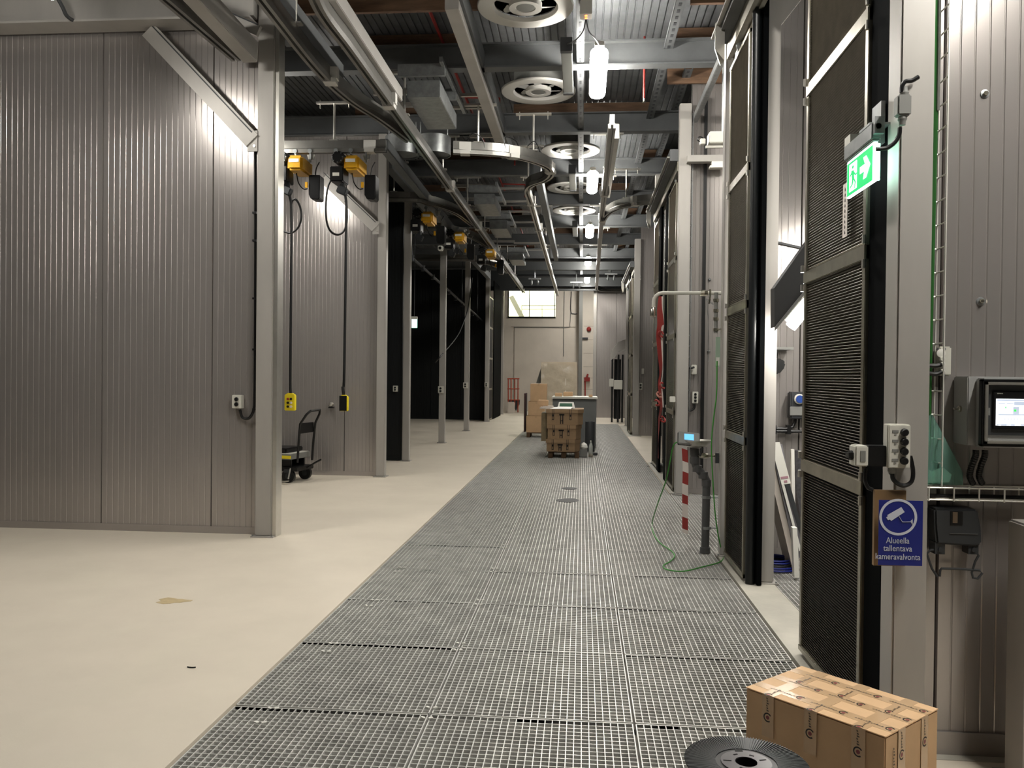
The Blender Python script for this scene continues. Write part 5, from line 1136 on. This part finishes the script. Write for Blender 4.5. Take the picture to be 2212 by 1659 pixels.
# wrapped pallet load
WY_ = 33.0
t = thing('wrapped_load', 'tall pallet load of cartons wrapped in shiny film before the far wall', 'pallet load', (at(1207, 870, WY_).x, WY_+.5, 0))
xa, xb = at(1170, 800, WY_).x, at(1245, 800, WY_).x; z1 = at(1200, 783, WY_).z
for i in range(2):
    for j in range(3):
        mb = MB(); w = (xb-xa)/2; h = (z1-.15)/3; mb.box(xa+i*w+.01, xa+(i+1)*w-.01, WY_, WY_+.9, .15+j*h+.006, .15+(j+1)*h); part(t, 'carton', mb, M_cardd, bevel=.01)
mb = MB(); random.seed(5); n, m_ = 9, 14; vs = []; fs = []
for i in range(n+1):
    for j in range(m_+1):
        vs.append((xa-.02+(xb-xa+.04)*i/n, WY_-.015-.07*random.random(), .16+(z1-.14)*j/m_))
for i in range(n):
    for j in range(m_): a = i*(m_+1)+j; fs.append((a, a+m_+1, a+m_+2, a+1))
mb.add(vs, fs); part(t, 'stretch_film', mb, mat('stretch_film', (226, 214, 192), .16, trans=.4, ior=1.5, bump=1.0, bs=7), smooth=True)
mb = MB(); mb.box(xa, xb, WY_, WY_+.9, 0, .14); part(t, 'pallet_base', mb, M_pdark)
mb = MB(); xm = at(1222, 800, WY_).x; mb.box(xm, xm+.02, WY_-.06, WY_-.055, .3, z1*.7); part(t, 'strap', mb, M_white)
mb = MB(); mb.prism([at(1158, 828, WY_+.4), at(1170, 790, WY_+.4), at(1170, 828, WY_+.4)], (0, .4, 0)); part(t, 'film_tail', mb, M_mgrey)
carton('open carton with raised flaps on the bench', at(1217, 857, 19.1).x, at(1237, 857, 19.1).x, 19.0, 19.35, zt_+.046, zt_+.14, M_card, tape=False)
carton('low carton on the left of the bench top', at(1199, 858, 18.8).x, at(1214, 858, 18.8).x, 18.7, 19.0, zt_+.046, zt_+.12, M_card, tape=False)
carton('tiny carton on the right end of the bench top', at(1272, 858, 18.6).x, at(1280, 858, 18.6).x, 18.5, 18.6, zt_+.046, zt_+.1, M_card, tape=False)
# cylinder, bin, bottle
t = thing('black_cylinder', 'tall dark roll standing against the bench', 'roll', tuple(onz(1275, 975)))
p = at(1274, 975, 17.6); mb = MB(); h = at(1274, 911, 17.6).z; mb.lathe((p.x, 17.6, 0.004), [(.1, 0), (.102, .01), (.102, h-.01), (.098, h), (.07, h), (.07, h-.02)], 28); part(t, 'roll_body', mb, M_dgrey, smooth=True)
t = thing('grey_bin', 'small grey bin with a white rag beside the front pallet', 'bin', tuple(onz(1260, 985)))
xa, xb = at(1252, 980, 16.3).x, at(1269, 980, 16.3).x; mb = MB(); mb.prism([(xa, 16.3, .003), (xb-.01, 16.3, .003), (xb, 16.3, .16), (xa-.0, 16.3, .16)], (0, .18, 0)); part(t, 'bin_body', mb, M_mgrey, bevel=.006)
mb = MB(); c = Vector(((xa+xb)/2, 16.38, .16)); mb.lathe(c, [(.06, -.01), (.085, .03), (.06, .09), (.02, .12), (0, .12)], 12); random.seed(2); mb.v = [(x+random.uniform(-.015, .015), y, z+random.uniform(-.01, .01)) for x, y, z in mb.v]; part(t, 'white_rag', mb, M_white)
t = thing('plastic_bottle', 'clear plastic bottle standing beside the grey bin', 'bottle', tuple(onz(1275, 986)))
p = at(1276, 986, 16.4); mb = MB(); mb.lathe((p.x, 16.4, .003), [(.04, 0), (.042, .01), (.042, .2), (.03, .25), (.014, .28), (.014, .3)], 16); part(t, 'bottle_body', mb, mat('clear_pet', (220, 225, 220), .1, trans=.7), smooth=True)
mb = MB(); mb.lathe((p.x, 16.4, .303), [(.016, 0), (.016, .02)], 12); part(t, 'bottle_cap', mb, M_offw)
mb = MB(); mb.lathe((p.x, 16.4, .006), [(.038, 0), (.038, .04)], 14); part(t, 'orange_rest', mb, mat('orange_juice', (200, 130, 40), .4))
mb = MB(); mb.box(at(1281, 985, 16.6).x, at(1291, 985, 16.6).x, 16.7, 16.85, .003, .05); solo('rag', 'dark folded rag on the grating by the bottle', 'rag', mb, M_dgrey, bevel=.01)
# red trolley by the left of the far wall
t = thing('red_trolley', 'red tube-framed trolley at the far white wall', 'trolley', tuple(at(1108, 885, 35.5)))
TY = 35.5; mb = MB()
for x in (1098, 1104, 1112, 1119): mb.tube([at(x, 818, TY), (at(x, 866, TY).x, TY, .0 if x in (1098, 1119) else .3)], .025, 8)
for y in (818, 840, 864): mb.tube([at(1096, y, TY), at(1122, y, TY)], .025, 8)
part(t, 'frame', mb, mat('orange_red_paint', (170, 74, 50), .5), smooth=True)
mb = MB(); mb.prism(q(TY, (1096, 864), (1122, 864), (1121, 874), (1114, 887), (1110, 878), (1100, 872)), (0, .4, 0)); part(t, 'tray', mb, M_dgrey)
mb = MB(); pb(mb, 1097, 868, 1112, 893, TY-.5, .3); solo('white_bucket', 'pale bucket at the far left end of the floor', 'bucket', mb, M_shade, bevel=.03)
# fire hose
t = thing('fire_point', 'small red fire alarm point with a pipe on the white far strip', 'fire point', tuple(at(1266, 820, 36.69)))
mb = MB(); mb.tube([at(1264, 862, 36.5), at(1264, 822, 36.62)], .03, 8); mb.bar(at(1263, 826, 36.62), at(1270, 808, 36.62), .05, .08); part(t, 'red_pipe', mb, M_red)
mb = MB(); pb(mb, 1262, 815, 1274, 824, 36.69, .12); part(t, 'alarm_box', mb, M_red)
mb = MB(); pb(mb, 1258, 729, 1270, 733, 36.69, .05); solo('wall_plate', 'small dark plate high on the white far strip', 'plate', mb, M_dgrey)
t = thing('alarm_bell', 'small red bell high on the white far strip', 'bell', tuple(at(1272, 712, 36.69))); mb = MB(); mb.lathe(at(1272, 711, 36.69), [(.1, 0), (.1, -.06), (.05, -.1), (0, -.1)], 16, 'Y'); part(t, 'bell_dome', mb, M_red, smooth=True)
line('wall_conduit', 'thin dark conduit down the far wall right of the window', q(36.68, (1234, 630), (1233, 672), (1240, 678), (1247, 678)), .02, M_dgrey)
line('wall_conduit', 'thin grey conduit along the far wall below the window', q(36.68, (1219, 630), (1218, 700), (1217, 770)), .014, M_mgrey)
line('wall_conduit', 'bent grey conduit running level below the far window', q(36.68, (1233, 670), (1231, 700), (1226, 707), (1180, 707), (1110, 707)), .014, M_mgrey)
# hood and black strip curtain at the far right
t = thing('louvred_hood', 'pale sloped hood over black uprights at the far right', 'hood', tuple(at(1332, 735, 29)))
HD = 29.0; mb = MB(); mb.prism(q(HD-.15, (1320, 778), (1321, 757), (1334, 740), (1352, 732), (1352, 754), (1336, 760), (1328, 772)), (0, .5, 0)); part(t, 'hood_shell', mb, M_post)
mb = MB()
for x in (1321, 1334, 1343): a = at(x, 766, HD); mb.box(a.x, a.x+.065, HD-.1, HD, 0, a.z)
part(t, 'black_upright', mb, M_black)
mb = MB(); pb(mb, 1327, 776, 1340, 905, HD+.4, .02); part(t, 'dark_backing', mb, M_dark)
for (x0, x1, y0, y1) in [(1316, 1325, 818, 835), (1326, 1344, 821, 841)]:
    mb = MB(); pb(mb, x0, y0, x1, y1, HD-.1, .2); part(t, 'control_box', mb, M_offw, bevel=.01)
# machinery hanging under the far lintel
for k, (x, y) in enumerate([(1145, 575), (1155, 610), (1240, 575), (1245, 618), (1330, 575), (1320, 600)]):
    p = at(x, y, 27); t = thing('pulley_block', 'small dim pulley block under the far beams, %s' % ('left upper', 'left lower', 'middle upper', 'middle lower', 'right upper', 'right lower')[k], 'pulley', tuple(p), 'pulley blocks under the far beams')
    mb = MB(); mb.lathe((p.x-.1, p.y, p.z), [(.06, -.03), (.1, 0), (.06, .03)], 12, 'X'); mb.lathe((p.x+.1, p.y, p.z), [(.06, -.03), (.1, 0), (.06, .03)], 12, 'X'); part(t, 'pulley_wheel', mb, M_galv)
    mb = MB(); mb.box(p.x-.2, p.x+.2, p.y-.05, p.y+.05, p.z+.1, p.z+.14); mb.tube([(p.x, p.y, p.z+.14), (p.x, p.y, 5.25)], .02, 6); part(t, 'pulley_frame', mb, M_galv)
for y, z in ((27.4, 4.9), (29.6, 4.75), (24.5, 5.02)):
    mb = MB(); mb.tube([(-2.4, y, z), (1.4, y, z)], .05, 8); solo('cross_pipe', 'dim pipe crossing under the far beams %s' % ('nearest the lintel' if y > 29 else 'between the pulley blocks' if y > 27 else 'before the pulley blocks'), 'pipe', mb, M_dgrey, 'dim pipes under the far beams')
# ================================================================== FOREGROUND BOX AND SPOOL
ZB_ = .4
c1, c2, c3 = onz(1612, 1484, ZB_), onz(1913, 1591, ZB_), onz(2030, 1532, ZB_)
ex = (c2-c1); ex.z = 0; LX_ = ex.length; ex.normalize(); ey = Vector((-ex.y, ex.x, 0)); LY_ = (c3-c2).dot(ey)
print('BOX', LX_, LY_, c1, c2, c3, ex)
t = thing('cardboard_box', 'large taped cardboard box at the lower right on the grating', 'box', tuple((c1+c2)/2+ey*LY_/2-Vector((0, 0, ZB_))))
B = lambda u, v, z: c1+ex*u+ey*v+Vector((0, 0, z-ZB_))
def bb(mb, u0, u1, v0, v1, z0, z1): P = [B(u0, v0, z0), B(u1, v0, z0), B(u1, v1, z0), B(u0, v1, z0)]; return mb.prism(P, (0, 0, z1-z0))
mb = MB(); n = 12; vs = []; random.seed(11)
bb(mb, 0, LX_, 0, LY_, .003, ZB_-.004); part(t, 'box_body', mb, M_card, bevel=.004)
for v0, v1, nm in ((0, LY_*.498, 'flap'), (LY_*.502, LY_, 'flap')):
    mb = MB(); bb(mb, -.002, LX_+.002, v0-(.002 if v0 == 0 else 0), v1+(.002 if v0 else 0), ZB_-.004, ZB_); part(t, nm, mb, M_card, bevel=.0012)
mb = MB(); e = .0006
for v in (.18, .5, .82): bb(mb, .0, LX_, LY_*v-.025, LY_*v+.025, ZB_, ZB_+e)
for u in (.18, .5, .83): bb(mb, LX_*u-.025, LX_*u+.025, -.0025, LY_+.002, ZB_, ZB_+e*1.4); bb(mb, LX_*u-.025, LX_*u+.025, -.0035, -.0025, ZB_-.16, ZB_+e)
for v in (.28, .72): bb(mb, LX_+.0025, LX_+.0035, LY_*v-.025, LY_*v+.025, ZB_-.2, ZB_)
pk = part(t, 'packing_tape', mb, M_tape)
def ringmark(mb1, mb2, c, a, b, r):
    c = Vector(c); n = 14
    def seg(mb, r0, r1, t0, t1):
        vs = []; fs = []
        for k in range(n+1):
            an = t0+(t1-t0)*k/n; d = a*math.cos(an)+b*math.sin(an); vs += [c+d*r0, c+d*r1]
        for k in range(n): fs.append((2*k, 2*k+2, 2*k+3, 2*k+1))
        mb.add(vs, fs)
    seg(mb1, r*.72, r, .6, 5.4); seg(mb2, 0, r*.42, 0, 6.28)
def script(mb, c, a, b, L, h, n=11):
    c = Vector(c)
    for k in range(n):
        x = L*k/n; w = L/n*.7; y0 = h*(.1 if k % 3 else 0); y1 = h*(.55+.35*((k*7) % 3)/2)
        mb.add([c+a*x+b*y0, c+a*(x+w)+b*(y0+h*.1), c+a*(x+w*.9)+b*y1, c+a*(x+w*.2)+b*(y1-h*.15)], [(0, 1, 2, 3)])
m1, m2, m3 = MB(), MB(), MB(); zk = ZB_+.0015; Z = Vector((0, 0, 1))
for v in (.18, .5, .82):
    for u in (.12, .43, .74): script(m3, B(LX_*u, LY_*v-.008, zk), ex, ey, .105, .014); ringmark(m1, m2, B(LX_*u+.125, LY_*v, zk), ex, ey, .016)
for u in (.18, .5, .83):
    for v in (.05, .6): script(m3, B(LX_*u+.007, LY_*v, zk+.0003), ey, -ex, .06, .013, 6); ringmark(m1, m2, B(LX_*u, LY_*v-.02, zk+.0003), ex, ey, .015)
    script(m3, B(LX_*u-.007, -.0042, ZB_-.01), -Z, ex, .055, .014, 6); ringmark(m1, m2, B(LX_*u, -.0042, ZB_-.085), ex, Z, .018)
    script(m3, B(LX_*u-.006, -.0042, ZB_-.2), -Z, ex, .02, .012, 2)
for v in (.28, .72): script(m3, B(LX_+.0042, LY_*v-.007, ZB_-.01), -Z, ey, .06, .014, 6); ringmark(m1, m2, B(LX_+.0042, LY_*v, ZB_-.09), ey, Z, .018)
script(m3, B(LX_+.0042, LY_*.12, ZB_-.05), -Z, ey, .12, .016, 11); ringmark(m1, m2, B(LX_+.0042, LY_*.15, ZB_-.19), ey, Z, .018)
part(pk, 'tape_ring_print', m1, M_ink); part(pk, 'tape_dot_print', m2, M_inkr); part(pk, 'tape_script_print', m3, mat('faded_print', (92, 78, 62), .5))
# spool
zsp = .64; zb = .57
pc = onz(1612, 1648, zsp)
eL = onz(1492, 1640, zsp); rS = (eL-pc).length; print('SPOOL', pc, rS)
rS = .15; sk = rS/.235
t = thing('plastic_spool', 'black ribbed plastic wire spool in front of the taped box', 'spool', (pc.x, pc.y, zb))
C0 = Vector((pc.x, pc.y, 0)); SG = rS/130
mb = MB(); mb.lathe(C0, [(.027, zsp-.005), (rS, zsp-.005), (rS, zsp), (.066, zsp+.0005), (.027, zsp+.0005)], 96, close=False); tf = part(t, 'top_flange', mb, M_black, smooth=True)
mb = MB(); n = 130
for k in range(n):
    a = 2*PI*k/n; d = Vector((math.cos(a), math.sin(a), 0)); mb.bar(C0+d*.075+Vector((0, 0, zsp+.0006)), C0+d*(rS+.0015)+Vector((0, 0, zsp+.0006)), .0022, .003)
part(tf, 'radial_rib', mb, M_dgrey, kind='stuff')
mb = MB(); mb.lathe(C0, [(.027, zsp), (.062, zsp), (.062, zsp+.003), (.027, zsp+.003), (.027, zsp)], 48, close=False); hp_ = part(t, 'hub_plate', mb, mat('spool_hub', (78, 75, 77), .3, 0), smooth=True)
for a, r0, w, h in ((3.1, .036, .016, .004), (2.05, .04, .001, .012), (1.05, .038, .001, .012), (.3, .036, .014, .004), (4.2, .036, .012, .006), (1.7, .056, .001, .02)):
    d = Vector((math.cos(a), math.sin(a), 0)); mb = MB(); mb.bar(C0+d*r0+Vector((0, 0, zsp+.003)), C0+d*(r0+w+.004)+Vector((0, 0, zsp+.003)), h, .001); part(hp_, 'hub_slot', mb, mat('deep_black', (3, 3, 3), .9))
mb = MB(); mb.lathe(C0, [(.027, zb), (.027, zsp-.002), (.055, zsp-.006), (.055, zb+.006)], 40, close=False); part(t, 'spool_core', mb, M_black, smooth=True)
mb = MB(); mb.lathe(C0, [(.027, zb), (rS, zb), (rS, zb+.005), (.027, zb+.005), (.027, zb)], 60, close=False); part(t, 'bottom_flange', mb, M_black)
mb = MB(); mb.box(pc.x-.13, pc.x+.13, pc.y-.2, pc.y+.04, .003, zb-.001)
solo('carton_stand', 'upright carton below the picture edge carrying the black spool', 'box', mb, M_card, bevel=.004)
for o in bpy.data.objects:
    if '_o' in o: del o['_o']
